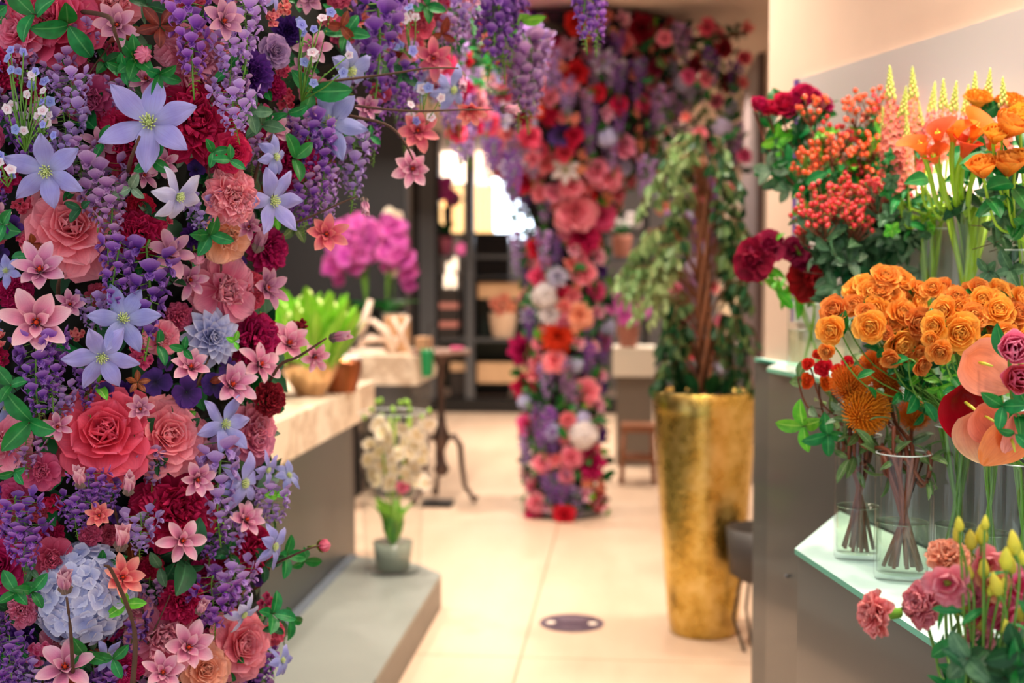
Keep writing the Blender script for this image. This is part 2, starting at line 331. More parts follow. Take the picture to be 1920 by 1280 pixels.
def flower_parts(kind, color, v, hi):
    m = PM(color); k = (kind, v, hi)
    if kind == 'rose': return [('petals', k, lambda: b_rose(30 if hi else 18, hi), m)]
    if kind == 'ruffle': return [('petals', k, lambda: b_ruffle(90 if hi else 45, hi), m)]
    if kind == 'camellia': return [('petals', k, lambda: b_camellia(48 if hi else 30, hi), m)]
    if kind == 'dahlia': return [('petals', k, lambda: b_dahlia(60 if hi else 34, hi), m)]
    if kind in ('clematis', 'side'): return [('petals', k, lambda: b_clematis(6, hi, 30 if kind == 'clematis' else 75), m), ('stamens', 'st', b_stamens, M_STAM)]
    if kind == 'star': return [('petals', k, lambda: b_star(7 if v else 6, 30 + 6 * v), m), ('heart', 'heart', lambda: b_heart(), M_DARKC), ('stigma', 'stig', lambda: b_stig(), M_ORC)]
    if kind == 'hydra': return [('florets', k, lambda: b_hydra(110 if hi else 75), m)]
    if kind == 'pansy': return [('petals', k, b_pansy, m)]
    if kind == 'blossom': return [('florets', k, b_blossoms, m)]
    if kind == 'orchid': return [('petals', k, lambda: b_clematis(5, False, 10), m)]
    if kind == 'bud': return [('petals', k, lambda: cached(('bud', v), b_bud)[0], m), ('sepals', ('budc', v), lambda: cached(('bud', v), b_bud)[1], M_FUZZ)]
    if kind == 'roundbud': return [('petals', k, lambda: cached(('rb', v), b_roundbud)[0], m), ('calyx', ('rbc', v), lambda: cached(('rb', v), b_roundbud)[1], M_CALYX)]
    if kind in ('wist', 'pea'):
        mk = lambda: cached(('rac', kind, v), lambda: b_raceme(32 if hi else 22, .2 if kind == 'wist' else .42, v))
        return [('florets', k, lambda: mk()[0], m), ('stem', (k, 's'), lambda: mk()[1], M_STEM), ('tip_buds', (k, 'g'), lambda: mk()[2], M_BUDG)]
def b_heart():
    b = MB(); b.lathe([(.02, -.03), (.16, .0), (.17, .06), (.07, .10), (.001, .11)], 10); return b
def b_stig():
    b = MB(); b.lathe([(.05, .08), (.06, .16), (.03, .26), (.001, .28)], 8)
    for i in range(8): b.tube([(.07 * math.cos(i), .07 * math.sin(i), .08), (.11 * math.cos(i), .11 * math.sin(i), .2)], .012, 4)
    return b
def flower(kind, color, loc, size, d=(0, -1, 0), label=None, group=None, hi=True, roll=None, v=None):
    """size: diameter in metres (raceme: hanging length)"""
    v = random.randrange(3) if v is None else v; roll = random.uniform(0, 6.28) if roll is None else roll
    if kind in ('wist', 'pea'):
        s = size * (1 if kind == 'wist' else 1.0); M = Matrix.Translation(loc) @ Matrix.Rotation(roll, 4, 'Z') @ Matrix.Rotation(random.uniform(-.12, .12), 4, 'X') @ Matrix.Scale(s, 4)
    else: M = orient(loc, d, roll, size / 2)
    pn = KINDN[kind]; parts = flower_parts(kind, color, v, hi); cat = pn.replace('_', ' ')
    if len(parts) == 1 and kind != 'roundbud' or not hi:
        if not hi and len(parts) > 1:
            def mk():
                b = MB(); ms = []
                for i, (n, key, fn, mt) in enumerate(parts): b.merge(cached(('mb', key), fn), m=i); ms.append(mt)
                return b.mesh(pn, ms)
            me = cached(('lo', kind, v, color), mk)
        else: n, key, fn, mt = parts[0]; me = part_mesh(key, fn, mt, pn)
        o = link(pn, me, M=M)
        return tag(o, label, cat, group)
    r = thing(pn, label, cat, M=M, group=group)
    last = None
    for n, key, fn, mt in parts:
        q_ = link(n, part_mesh(key, fn, mt, n), last if n == 'stigma' else r); last = q_
    return r
def leaf(loc, d, size, mat='green', parent=None, roll=0, v=0, W=.5):
    me = part_mesh(('leaf', v, W), lambda: b_leaf(1, W, 30 + 12 * v), LM(mat), 'leaf')
    return link('leaf', me, parent, M=(orient(loc, d, roll, size)))
def sprig(loc, d, size, mat='green', n=4, label=None, group=None, W=.5, spread=1.0, stemmat=None, stemlen=.7):
    """leaf sprig: leaves fan around direction d from loc"""
    M = orient(loc, d, random.uniform(0, 6.28), size); r = thing('leaf_sprig', label, 'leaves', M=M, group=group)
    b = MB(); b.tube([(0, 0, -stemlen), (.03, 0, -.1), (0, 0, .05)], [.022, .02, .014], 5); obj('stem', b, stemmat or M_TWIG, r, True)
    for i in range(n):
        a = i * 2 * PI / n + U(-.4, .4); vv = random.randrange(3)
        me = part_mesh(('leaf', vv, W), lambda: b_leaf(1, W, 30 + 12 * vv), LM(mat), 'leaf')
        link('leaf', me, r, M=Matrix.Translation((0, 0, U(-.2, .0))) @ Matrix.Rotation(a, 4, 'Z') @ Matrix.Rotation(-U(0, .6) * spread, 4, 'Y') @ Matrix.Scale(U(.75, 1.05), 4))
    return r
exec_main = True
# ================================================================== SETTING
def floor_mat():
    m, nt, b = newmat('cream stone floor'); tc = nt.nodes.new('ShaderNodeTexCoord').outputs['Object']
    mp = nt.nodes.new('ShaderNodeMapping'); mp.inputs['Scale'].default_value = (1, .22, 1); nt.links.new(tc, mp.inputs['Vector'])
    n1 = noise(nt, 2.2, 6, .6, mp.outputs[0]); n2 = noise(nt, .9, 3, .5)
    c = ramp(nt, [(.3, 'c2a48c'), (.52, 'd8bda4'), (.75, 'e2ccb6')], n1); c2 = mixcol(nt, n2, c, lin('cdb39c'))
    br = nt.nodes.new('ShaderNodeTexBrick'); br.offset = 0; br.inputs['Scale'].default_value = 1; br.inputs['Mortar Size'].default_value = .006; br.inputs['Mortar Smooth'].default_value = .2
    br.inputs['Brick Width'].default_value = 1.3; br.inputs['Row Height'].default_value = 2.6
    br.inputs['Color1'].default_value = br.inputs['Color2'].default_value = (1, 1, 1, 1); br.inputs['Mortar'].default_value = (.66, .58, .52, 1)
    mp2 = nt.nodes.new('ShaderNodeMapping'); mp2.inputs['Location'].default_value = (.415, .4, 0); nt.links.new(tc, mp2.inputs['Vector']); nt.links.new(mp2.outputs[0], br.inputs['Vector'])
    nt.links.new(mixcol(nt, 1, c2, br.outputs[0], 'MULTIPLY'), b.inputs['Base Color']); b.inputs['Roughness'].default_value = .38; b.inputs['Specular IOR Level'].default_value = .4
    return m
def slab(a, b2): m = MB(); m.box(a, b2); return m
M_FLOOR = floor_mat()
M_CEIL = plain('ceiling paint', 'd8c4b4', .9); M_WALL = plain('warm plaster', 'd6b8a2', .85, nz=.04); M_GREYWALL = plain('greige wall', 'd0bca8', .7)
M_CHAR = plain('charcoal panel', '303134', .55, nz=.08, ns=2); M_BLACK = plain('black metal', '18181a', .4); M_STEEL = plain('grey steel', '6c7076', .35, .6); M_GREYGLOSS = plain('gloss grey lacquer', '454845', .42, spec=.4, coat=.08)
struct('floor', slab((-5, -1, -.1), (2.5, 17, 0)), M_FLOOR)
struct('ceiling', slab((-5, 1.3, CEIL), (2.5, 17, CEIL + .1)), M_CEIL)
struct('wall_back', slab((-5, 16.2, 0), (2.5, 16.35, CEIL)), plain('far grey wall', '8a8078', .8))
struct('wall_left', slab((-3.6, 2.6, 0), (-3.45, 16.2, CEIL)), M_CHAR)
struct('wall_right', slab((.92, 4.3, 0), (1.05, 13.4, CEIL)), M_GREYWALL)
# dark partition behind the counters
pL = P(785, 600, 9.4)
struct('wall_partition', slab((-3.45, pL.y, 0), (pL.x - .10, pL.y + .16, CEIL)), M_CHAR)
# side wall behind the flower display, set at an angle
WA = HR * .81 + HV * 4.0; wdir = HR * math.sin(R(14.6)) - HV * math.cos(R(14.6)); wn = Vector((-wdir.y, wdir.x, 0)); wn = -wn if wn.dot(HR) > 0 else wn
WB = WA + wdir * 3.2; wb = MB()
wb.prism([(WA.x, WA.y), (WB.x, WB.y), (WB.x + 1.2, WB.y + .2), (1.05, WA.y + .5), (WA.x + .25, WA.y + .35)], 0, CEIL); struct('wall_display', wb, M_WALL)
# mirror on it, its ceiling reflection put into a pale satin colour
mt = [onplane(1505, 149, WA, wn), onplane(1990, -3, WA, wn)]
mz = 1.35; mb_ = MB(); off = wn * .012
tl = tr_ = wn * .01; q = [mt[0], mt[1], Vector((mt[1].x, mt[1].y, mz)) + tr_, Vector((mt[0].x, mt[0].y, mz)) + tl]
V = [p + off for p in q] + [p - off * 0 for p in q]; mb_.add(V, [(0, 1, 2, 3), (7, 6, 5, 4), (0, 4, 5, 1), (1, 5, 6, 2), (2, 6, 7, 3), (3, 7, 4, 0)])
mir = thing('wall_panel', 'large wall panel, ceiling reflection put into its pale colour, above the flower display, purple edge', 'panel', loc=(mt[0].x, mt[0].y, mz)); mir_off = Vector((mt[0].x, mt[0].y, mz))
M_MIR = plain('mirror', 'd8d0cc', .3, .35)  # pale tone stands in for the bright ceiling seen in the mirror
def shifted(b, off): b.v = [v - np.array(off) for v in b.v]; return b
obj('glass_sheet', shifted(mb_, mir_off), M_MIR, mir)
e = MB(); e.prism([(p.x, p.y) for p in (mt[0], mt[0] + wn * .02, mt[0] + wn * .02 - wdir * .018, mt[0] - wdir * .018)], mz, mt[0].z); obj('edge_strip', shifted(e, mir_off), plain('purple strip', '6a4a90', .4), mir)
# recessed ceiling lamps
M_LAMP = plain('lamp face', (1, .86, .66, 1), .5, emit=9); M_RIM = plain('white rim', 'e8e0d8', .5)
for i, (x, y, wv) in enumerate(SPOTS):
    area('lamp_light', (x, y, CEIL - .03), .14, wv * .55, WARM, (0, 0, 0), spread=R(130))
    where = 'over the near display' if y < 3.9 else 'over the aisle' if y < 6.6 else 'towards the back of the shop'
    t = thing('ceiling_lamp', 'round recessed warm ceiling lamp ' + where, 'lamp', loc=(x, y, CEIL), group='recessed ceiling lamps ' + where)
    a = MB(); a.lathe([(.075, -.001), (.095, -.001), (.095, -.02), (.075, -.02), (.075, -.001)], 24); obj('rim', a, M_RIM, t)
    a = MB(); a.lathe([(.0, -.006), (.074, -.006), (.074, -.001), (0, -.001)], 24); obj('diffuser', a, M_LAMP, t)
# ================================================================== LEFT: PLINTH, COUNTERS
def marble():
    m, nt, b = newmat('cream marble'); n = noise(nt, 3.0, 8, .62); c = ramp(nt, [(.42, 'f0dfc8'), (.49, 'cbb298'), (.54, 'f2e2cc'), (.7, 'ead6bc')], n)
    nt.links.new(c, b.inputs['Base Color']); b.inputs['Roughness'].default_value = .3; return m
M_MARB = marble(); M_CONC = plain('pale grey plinth slab', '858b86', .42, nz=.12, ns=3)
CX = -1.33
t = thing('display_plinth', 'low grey stone plinth with one cut corner beside the aisle, holding a glass vase', 'plinth', loc=(-.6, 4.8, 0))
pr = onz(827, 1076, .15); pr2 = onz(782, 1057, .15); pl = onz(655, 1041, .15)
out = [(pr.x, 3.12), (pr.x, pr.y), (pr2.x, pr2.y), (CX + .005, pl.y), (CX + .005, 3.12)]
a = MB(); a.prism(out, 0, .135); obj('base', shifted(a, (-.6, 4.8, 0)), plain('dark plinth side', '646058', .4, nz=.15), t)
a = MB(); a.prism([(out[0][0], out[0][1]), out[1], out[2], out[3], out[4]], .1352, .152); a.prism([(pr.x - .002, 4.02), (pr.x + .003, 4.02), (pr.x + .003, 4.026), (pr.x - .002, 4.026)], .02, .153); obj('top_slab', shifted(a, (-.6, 4.8, 0)), M_CONC, t)
a = MB(); a.prism([(CX + .006, 3.12), (CX + .05, 3.12), (CX + .05, pl.y - .02), (CX + .006, pl.y - .02)], .1525, .158); obj('edge_strip', shifted(a, (-.6, 4.8, 0)), plain('blue grey steel edge', '8c98a8', .25, .5), t)
def at(loc, b): return shifted(b, loc)
L = (-1.6, 4.6, 0); t = thing('shop_counter', 'long marble topped counter with glossy grey front behind the near flower column', 'counter', loc=L)
a = MB(); a.box((CX - .62, 3.2, .76), (CX, 6.46, .93)); obj('worktop', at(L, a), M_MARB, t)
a = MB(); a.box((CX - .58, 3.2, 0), (CX, 5.9, .759)); obj('front_panel', at(L, a), M_GREYGLOSS, t)
a = MB(); a.box((CX - .58, 5.93, .0), (CX - .03, 6.1, .759)); obj('leg', at(L, a), M_BLACK, t)
# second counter further back
c0 = onz(785, 650 + 20, .93); yb = P(725, 670, 8.2).y; xr = P(785, 700, 8.2).x; xl = P(668, 700, 8.2).x
L = ((xl + xr) / 2, yb, 0); t = thing('marble_counter', 'short marble counter block further back, with orchids and white ornament on it', 'counter', loc=L)
a = MB(); a.box((xl, yb, .76), (xr, yb + .95, .95)); obj('worktop', at(L, a), M_MARB, t)
a = MB(); a.box((xl + .1, yb + .1, 0), (xr - .06, yb + .9, .759)); obj('front_panel', at(L, a), plain('smoked panel', '5a5a58', .25, coat=.5), t)
t = thing('side_counter', 'dark back counter with papers between the two marble counters', 'counter', loc=(CX - 1.1, 8.3, 0)); L = (CX - 1.1, 8.3, 0)
a = MB(); a.box((CX - 2.0, 7.9, 0), (xl - .03, 8.7, .90)); obj('carcass', at(L, a), M_CHAR, t)
a = MB(); a.box((CX - 2.0, 7.88, .901), (xl - .03, 8.7, .93)); obj('worktop', at(L, a), plain('taupe top', 'b0947c', .4), t)
# card machine, papers, boxes
def boxthing(name, label, cat, c, sx, sy, sz, mat, rz=0, bev=None):
    a = MB(); a.box((-sx / 2, -sy / 2, 0), (sx / 2, sy / 2, sz)); o = obj(name, a, mat); o.location = c; o.rotation_euler.z = rz
    bv = o.modifiers.new('b', 'BEVEL'); bv.width = min(sx, sy, sz) * (bev or .08); bv.segments = 2
    return tag(o, label, cat)
M_KRAFT = plain('kraft card', 'c89c74', .7); M_WHITE = plain('white paper', 'f0ece8', .7)
p = P(745, 625, 8.6); boxthing('gift_box', 'beige upright gift box on the back marble counter', 'box', (p.x, p.y, .951), .16, .14, .25, M_KRAFT)
p = P(655, 700, 8.05); boxthing('paper_stack', 'white stack of papers on the dark back counter', 'papers', (p.x - .02, p.y, .931), .17, .2, .03, M_WHITE)
# white ornament of crossed driftwood arches
L = P(690, 632, 8.5); L.z = .951; t = thing('driftwood_ornament', 'white ornament of crossed curved pieces in front of the pink orchids', 'ornament', loc=L); M_DRIFT = plain('chalky white wood', 'ecd6c4', .7, nz=.1)
a = MB(); a.lathe([(.0, 0), (.13, 0), (.12, .03), (0, .03)], 20); obj('base', a, M_DRIFT, t)
for pts in ([(-.09, 0, .02), (-.04, 0, .17), (.02, 0, .36)], [(.17, .01, .02), (.12, .0, .15), (.03, 0, .22), (-.05, 0, .19)], [(-.1, .02, .03), (.0, .02, .10), (.2, .02, .09)]):
    a = MB(); a.tube([Vector(x) for x in pts], [.022, .03, .018, .012][:len(pts)], 8); obj('curved_piece', a, M_DRIFT, t, True)
L = P(752, 632, 8.35); L.z = .951; t = thing('wooden_easel_stand', 'small white cross legged stand beside the beige box', 'stand', loc=L)
for s in (-1, 1): a = MB(); a.tube([(-.07 * s, 0, 0), (.05 * s, .02 * s, .25)], .014, 6); obj('leg', a, M_DRIFT, t, True)
# phalaenopsis orchids on the back counter, cascading blooms
def orchid_pot(loc, label, color, arcs, pot, nb=12, bs=.085, vaseh=.25, r=.09):
    t = thing('potted_orchid', label, 'orchid', loc=loc)
    a = MB(); a.lathe([(0, 0), (r * .8, 0), (r, vaseh), (r * .93, vaseh), (r * .75, .02), (0, .02)], 20); obj('pot', a, pot, t, True)
    for k in range(5):
        me = part_mesh(('leaf', 'orch', .36), lambda: b_leaf(1, .36, 50, 45), LM('green'), 'leaf'); link('leaf', me, t, M=Matrix.Translation((0, 0, vaseh)) @ Matrix.Rotation(k * 1.3, 4, 'Z') @ Matrix.Scale(.22, 4))
    for (dx, dy, h, drop) in arcs:
        pts = [Vector((dx * u ** 1.3, dy * u, vaseh + h * math.sin(min(1, u * 1.15) * PI * .62) - drop * max(0, u - .6) ** 2 * 6)) for u in np.linspace(0, 1, 14)]
        a = MB(); a.tube(pts, .006, 5); obj('stem', a, M_STEM, t, True)
        for i in range(nb):
            u = .35 + .65 * i / nb; k = min(12, int(u * 13)); p = pts[k].lerp(pts[k + 1], u * 13 - k)
            me = part_mesh(('orchid', i % 3, False), lambda: b_orch(), PM(color), 'bloom')
            link('bloom', me, t, M=orient(p + Vector((U(-.03, .03), U(-.06, .0), U(-.03, .03))), (U(-.6, .6), -1, U(-.4, .3)), U(0, 6), bs * U(.8, 1.1)))
    return t
def b_orch():
    b = MB()
    for a, L, W in ((90, .9, .6), (210, .9, .6), (330, .9, .6), (20, 1, 1.05), (160, 1, 1.05)): b.petal(L, W, R(12), R(25), .1, R(a), k=1.3, q=.5, nu=4, nv=3)
    b.petal(.4, .4, R(60), R(40), .6, -PI / 2, k=1.2, nu=3, nv=2); return b
L = P(688, 640, 8.95); L.z = .951; orchid_pot(L, 'magenta orchid cascading to the left on the back marble counter', 'orchid', [(-.27, 0, .60, .30), (-.2, .05, .63, .26), (-.12, -.05, .64, .2), (-.04, .05, .62, .2), (-.24, .05, .5, .24), (-.1, .0, .52, .1), (.04, .0, .6, .14)], M_BLACK, 17, .082)
L = P(725, 640, 8.95); L.z = .951; orchid_pot(L, 'magenta orchid cascading to the right beside a white bloom', 'orchid', [(.14, 0, .6, .32), (.16, .05, .52, .34), (.1, -.05, .62, .22), (.02, .02, .64, .14)], glassy('clear glass'), 16, .082)
L = P(738, 640, 9.05); L.z = .951; orchid_pot(L, 'cream orchid rising above the magenta orchids', 'cream', [(.0, 0, .70, .0), (-.05, 0, .5, .0)], M_WHITE, 6, .085)
# ---- bronze pot of green buds on the near counter
def mpot(r0, r1, h, b, bulge=.0, n=32):
    b.lathe([(0, 0), (r0, 0), (r0 * 1.02, .01)] + [(r0 + (r1 - r0) * math.sin(k / 8 * PI / 2), .01 + (h - .01) * k / 8) for k in range(1, 9)] + [(r1 * .95, h), (r0 * .8, .03), (0, .03)], n)
    return b
L = onz(577, 744, .93) + HV * .08; L.z = .931
t = thing('hyacinth_pot', 'metallic gold bowl packed with bright green buds on the near marble counter', 'potted plant', loc=L)
obj('bowl', mpot(.065, .135, .16, MB()), plain('pale brass', 'd8b488', .28, .8), t, True)
a = MB(); a.lathe([(0, .12), (.1, .125), (.12, .12)], 20); obj('moss', a, plain('moss', '2c3c18', .9), t)
for i in range(62):
    r = .13 * math.sqrt(i / 62); an = i * GA; h = .37 - .12 * (i / 62); lean = r * 1.35
    me = part_mesh(('tulleaf', i % 2), lambda: b_leaf(1, .26, 6, 84, .8, .6), LM('lime'), 'leaf')
    link('leaf', me, t, M=Matrix.Translation((r * math.cos(an), r * math.sin(an), .12)) @ Matrix.Rotation(an, 4, 'Z') @ Matrix.Rotation(lean * 2.4, 4, 'Y') @ Matrix.Scale(h * U(.9, 1.15), 4))
for i in range(26):
    r = .15 * math.sqrt(i / 26); an = i * GA + 1; a = MB(); a.ball((0, 0, 0), .013, 8, 5, sq=1.6)
    o = obj('bud', a, plain('cream bud', 'e8f0a0', .5), t, True); o.location = (1.3 * r * math.cos(an), 1.3 * r * math.sin(an), .44 - r * .6 + U(0, .03))
L = P(640, 712, 5.95); L.z = .931; o = obj('copper_pot', mpot(.07, .10, .15, MB()), plain('copper', '9a5c3c', .3, .9), None, True); o.location = L; tag(o, 'small brown copper pot behind the gold bowl', 'pot')
# ---- glass vase with cream orchid on the plinth
def vase(loc, r, h, label, name='glass_vase', wl=.4, flare=1.0, group=None, tint='a8c0b0', thick=.004):
    t = thing(name, label, 'vase', loc=loc, group=group); a = MB(); k = 8
    pr = [(0, 0), (r * .96, 0), (r, .006)] + [(r * (1 + (flare - 1) * i / k), h * i / k) for i in range(1, k + 1)] + [(r * flare - thick, h + .0005)] + [(r * (1 + (flare - 1) * i / k) - thick, h * i / k) for i in range(k - 1, 0, -1)] + [(r - thick, .014), (0, .014)]
    pr = pr[:len(pr) // 2 + 1]; a.lathe(pr, 40); obj('glass', a, glassy('vase glass', (.97, .985, .98, 1), .05, .9, (.42, .44, .43, 1)), t, True)
    if wl:
        ri = r - thick - .001; a = MB(); zf = wl * h; rw = r * (1 + (flare - 1) * wl) - thick - .001
        a.lathe([(0, .015), (ri, .015), (rw, zf), (rw, zf + .002), (rw * .99, zf + .0005), (0, zf)], 40); obj('water', a, glassy('water', (.90, .95, .86, 1), .06, 1.3, (.5, .56, .46, 1)), t, True)
    b2 = MB(); b2.lathe([(r * flare - thick, h), (r * flare - thick / 2, h + .0016), (r * flare + .0005, h), (r * flare - thick / 2, h - .001), (r * flare - thick, h)], 40); obj('rim', b2, plain('glass rim', 'dce8e4', .1, spec=.8), t, True)
    return t
L = onz(737, 1071, .152); L.z = .153; vase(L, .122, .72, 'tall flared glass vase standing on the grey plinth, holding cream orchids', wl=.0, flare=1.26)
t = thing('cream_orchid', 'cream and yellow orchid inside the tall glass vase on the grey plinth', 'orchid', loc=L + Vector((0, 0, .016)))
a = MB(); a.lathe([(0, 0), (.075, 0), (.09, .12), (.085, .12), (0, .1)], 20); obj('pot', a, plain('smoky clear pot', '8a9488', .2), t, True)
for k, (an, s) in enumerate(((2.6, .24), (3.6, .22), (.3, .22), (-.5, .2), (1.6, .22), (-1.6, .16), (4.2, .2))):
    me = part_mesh(('leaf', 'o2', .45), lambda: b_leaf(1, .45, 40, 80), LM('lime' if k % 3 == 0 else 'bright'), 'leaf'); link('leaf', me, t, M=Matrix.Translation((0, 0, .1)) @ Matrix.Rotation(an, 4, 'Z') @ Matrix.Scale(s, 4))
for k, (dx, dy) in enumerate(((-.06, 0), (.07, .02), (.02, -.04), (-.02, .05), (.09, -.03))):
    pts = [Vector((dx * u, dy * u, .1 + .58 * u)) for u in np.linspace(0, 1, 6)]; a = MB(); a.tube(pts, .005, 5); obj('stem', a, M_LIME, t, True)
    for i in range(9):
        f = i / 8; p = Vector((dx * 1.3 + U(-.06, .06), dy + U(-.07, .02), .40 + .25 * f)); me = part_mesh(('orchid', i % 3, False), b_orch, PM('cream'), 'bloom')
        link('bloom', me, t, M=orient(p, (U(-.8, .8), -1, U(-.3, .6)), U(0, 6), .042 * U(.85, 1.15)))
    for i in range(3): a = MB(); a.ball((0, 0, 0), .011, 7, 5, sq=1.3); o = obj('bud', a, M_BUDG, t, True); o.location = (dx * 1.4 + U(-.05, .05), dy, .68 + .035 * i)
o = flower('rose', 'hotpink', L + Vector((.055, -.05, .39)), .07, (.2, -1, .5), 'single white and pink bloom tucked low in the tall plinth vase', hi=False)
# ---- ornate pedestal table
L = P(828, 925, 8.1); L.z = 0; t = thing('pedestal_table', 'ornate dark iron pedestal table with three curved legs beside the back counter', 'table', loc=L); M_IRON = plain('dark pewter', '5c4a44', .35, .7)
a = MB(); a.lathe([(0, .0), (.19, .0), (.195, .012), (.19, .03), (0, .03)], 32); shifted(a, (0, 0, -.97)); obj('tabletop', a, plain('brown stone top', '8c6c60', .4), t, True)
a = MB(); a.lathe([(.03, .18), (.055, .22), (.03, .27), (.022, .34), (.04, .38), (.06, .43), (.035, .50), (.022, .58), (.02, .8), (.035, .84), (.025, .88), (.06, .95), (.06, .968)], 16); obj('column', a, M_IRON, t, True)
for k in range(3):
    an = -.2 + k * 2 * PI / 3; a = MB(); pts = [(.03, .42), (.09, .44), (.13, .38), (.14, .25), (.16, .12), (.21, .05), (.24, .03)]
    a.tube([(r * math.cos(an), r * math.sin(an), z) for r, z in pts], [.02, .022, .02, .018, .016, .018, .028], 8); obj('leg', a, M_IRON, t, True)
p = P(820, 943, 8.0); boxthing('floor_weight', 'flat black block on the floor under the pedestal table', 'block', (p.x, p.y, 0), .2, .16, .03, M_BLACK)
p = P(795, 650, 8.1); boxthing('wrapped_box', 'small beige box on the left of the pedestal table top', 'box', (L.x - .11, L.y - .02, 1.002), .10, .1, .08, M_KRAFT)
o = obj('green_lantern', at((0, 0, .0), mpot(.034, .042, .17, MB())), plain('green glass', '1c8a50', .3), None, True); g0 = P(801, 705, 7.9); o.location = (g0.x, g0.y, g0.z); tag(o, 'green glass tumbler hanging at the edge of the pedestal table', 'lantern')
a = MB(); a.tube([(0, 0, 0), (-.0, .1, .16), (.05, .12, .17)], .004, 5); oo = obj('hanger', a, M_BLACK, o); oo.location = (0, 0, .16)
p2 = Vector((L.x + .11, L.y - .05, 1.002)); o = obj('ribbon_roll', at((0, 0, 0), (lambda b: (b.lathe([(.0, 0), (.045, 0), (.045, .02), (0, .02)], 18), b)[1])(MB())), plain('pink ribbon', 'e0568a', .5), None, True); o.location = p2; tag(o, 'pink roll of ribbon on the pedestal table top', 'ribbon')
# ================================================================== BACK OF SHOP
yB = 13.3
def wx(px, d=13.4): return P(px, 500, d).x
def wz(py, d=13.4): return P(900, py, d).z
t = thing('shelf_frame', 'dark steel shelving and glazing frame across the back of the shop', 'shelving', loc=(wx(880), yB, 0)); L = (wx(880), yB, 0)
for (x0, x1, mt_) in ((785, 815, M_STEEL), (815, 822, M_BLACK), (872, 888, M_STEEL), (1204, 1216, M_BLACK), (770, 785, M_BLACK), (1060, 1072, M_STEEL)):
    a = MB(); a.box((wx(x0), yB, 0), (wx(x1), yB + .12, CEIL)); obj('upright', at(L, a), mt_, t)
a = MB(); a.box((wx(785), yB - .05, .0), (wx(1216), yB + .3, wz(748))); obj('bottom_rail', at(L, a), M_BLACK, t)
for y0, y1, mt_ in ((436, 441, M_BLACK), (478, 484, M_STEEL), (518, 523, M_BLACK), (635, 640, M_STEEL), (205, 235, M_BLACK)):
    a = MB(); a.box((wx(815), yB + .02, wz(y1)), (wx(1210), yB + .45, wz(y0))); obj('shelf', at(L, a), mt_, t)
a = MB(); a.box((wx(888), yB + .5, wz(640)), (wx(1000), yB + .55, wz(562))); a.box((wx(815), yB + .5, wz(735)), (wx(1000), yB + .55, wz(640))); obj('back_panel', at(L, a), plain('deep green panel', '28342c', .5), t)
M_TAN = plain('tan marble', 'd8b088', .5, nz=.15)
def bt(name, label, cat, x0, x1, y0, y1, mat, dy=0, dep=.25, d=13.2):
    a0 = P(x0, y1, d); a1 = P(x1, y0, d); a = MB(); a.box((a0.x, 0, 0), (a1.x, dep, a1.z - a0.z)); o = obj(name, a, mat); o.location = (0, yB + dy, a0.z); return tag(o, label, cat)
bt('stone_block', 'tan marble block on the upper back shelf', 'block', 890, 985, 530, 560, M_TAN, .1)
bt('stone_block', 'tan marble block low on the back shelving', 'block', 888, 985, 684, 722, M_TAN, .1)
bt('stone_block', 'small tan stone block left of the grey upright', 'block', 836, 872, 684, 700, M_TAN, .1)
for i, (y0, y1, c, lb) in enumerate(((545, 568, '26201e', 'topmost dark box'), (568, 580, 'c08078', 'pink box under the topmost dark'), (580, 604, '2a2220', 'second dark box'), (604, 616, 'c07c74', 'lower pink box'), (616, 636, '241e1c', 'lowest dark box'))):
    bt('storage_box', lb + ' of the stack beside the grey upright at the back', 'box', 812, 852, y0 + .3, y1 - .3, plain('box ' + c, c, .6), .02, .28)
bt('dark_cabinet', 'dark low cabinet under the back shelving boxes', 'cabinet', 836, 872, 702, 748, plain('cab', '2c2422', .5), .1)
# bright street windows and warm lit reeds beyond the glazing
WX = [(822, 872, 262, 340, 6.5, 'ffe8d0', 'left'), (888, 945, 262, 345, 5.0, 'ffdcc0', 'middle'), (925, 1000, 320, 455, 9, 'dcecff', 'right'), (945, 1000, 345, 470, 6, 'e8f2ff', 'lower right')]
for i, (x0, x1, y0, y1, e_, c, nm) in enumerate(WX[:3]):
    a = MB(); p0 = P(x0, y1, 15.6); p1 = P(x1, y0, 15.6); a.box((p0.x, 15.7 - .03 * i, p0.z), (p1.x, 15.74 - .03 * i, p1.z)); o = obj('window_%d' % (i + 1), a, plain('daylit window ' + nm, lin(c), .5, emit=e_ * .45)); tag(o, kind='structure')
M_REED = plain('glowing amber rod', (1, .62, .26, 1), .5, emit=1.6)  # emission stands in for the warm light falling on the reeds
t = thing('lit_reeds', 'row of tall amber reeds, warm light put in as glow, behind the back shelving', 'lamp', loc=(wx(865), 15.2, 0))
a = MB(); a.box((wx(822) - wx(865), -.05, 0), (wx(924) - wx(865), .05, P(865, 436, 15.2).z - .001)); obj('base', a, M_BLACK, t)
for px in (826, 834, 843, 853, 862, 893, 902, 911, 920): 
    a = MB(); p0 = P(px, 436, 15.2); p1 = P(px, 346, 15.2); a.tube([(p0.x - wx(865), 0, p0.z), (p0.x - wx(865), 0, p1.z)], .026, 8); obj('rod', a, M_REED, t, True)
for i, (px, py) in enumerate(((832, 540), (846, 540), (836, 518), (848, 508))):
    p = P(px, py, 13.2); a = MB(); a.lathe([(0, 0), (.028, 0), (.028, .14), (.004, .145), (.002, .17), (0, .17)], 12); o = obj('candle', a, plain('glowing candle', (1, .80, .6, 1), .5, emit=1.3), None, True); o.location = (p.x, yB - .0, p.z); tag(o, 'pale lit candle on the back shelving above the stacked boxes', 'candle', 'lit candles on the back shelving')
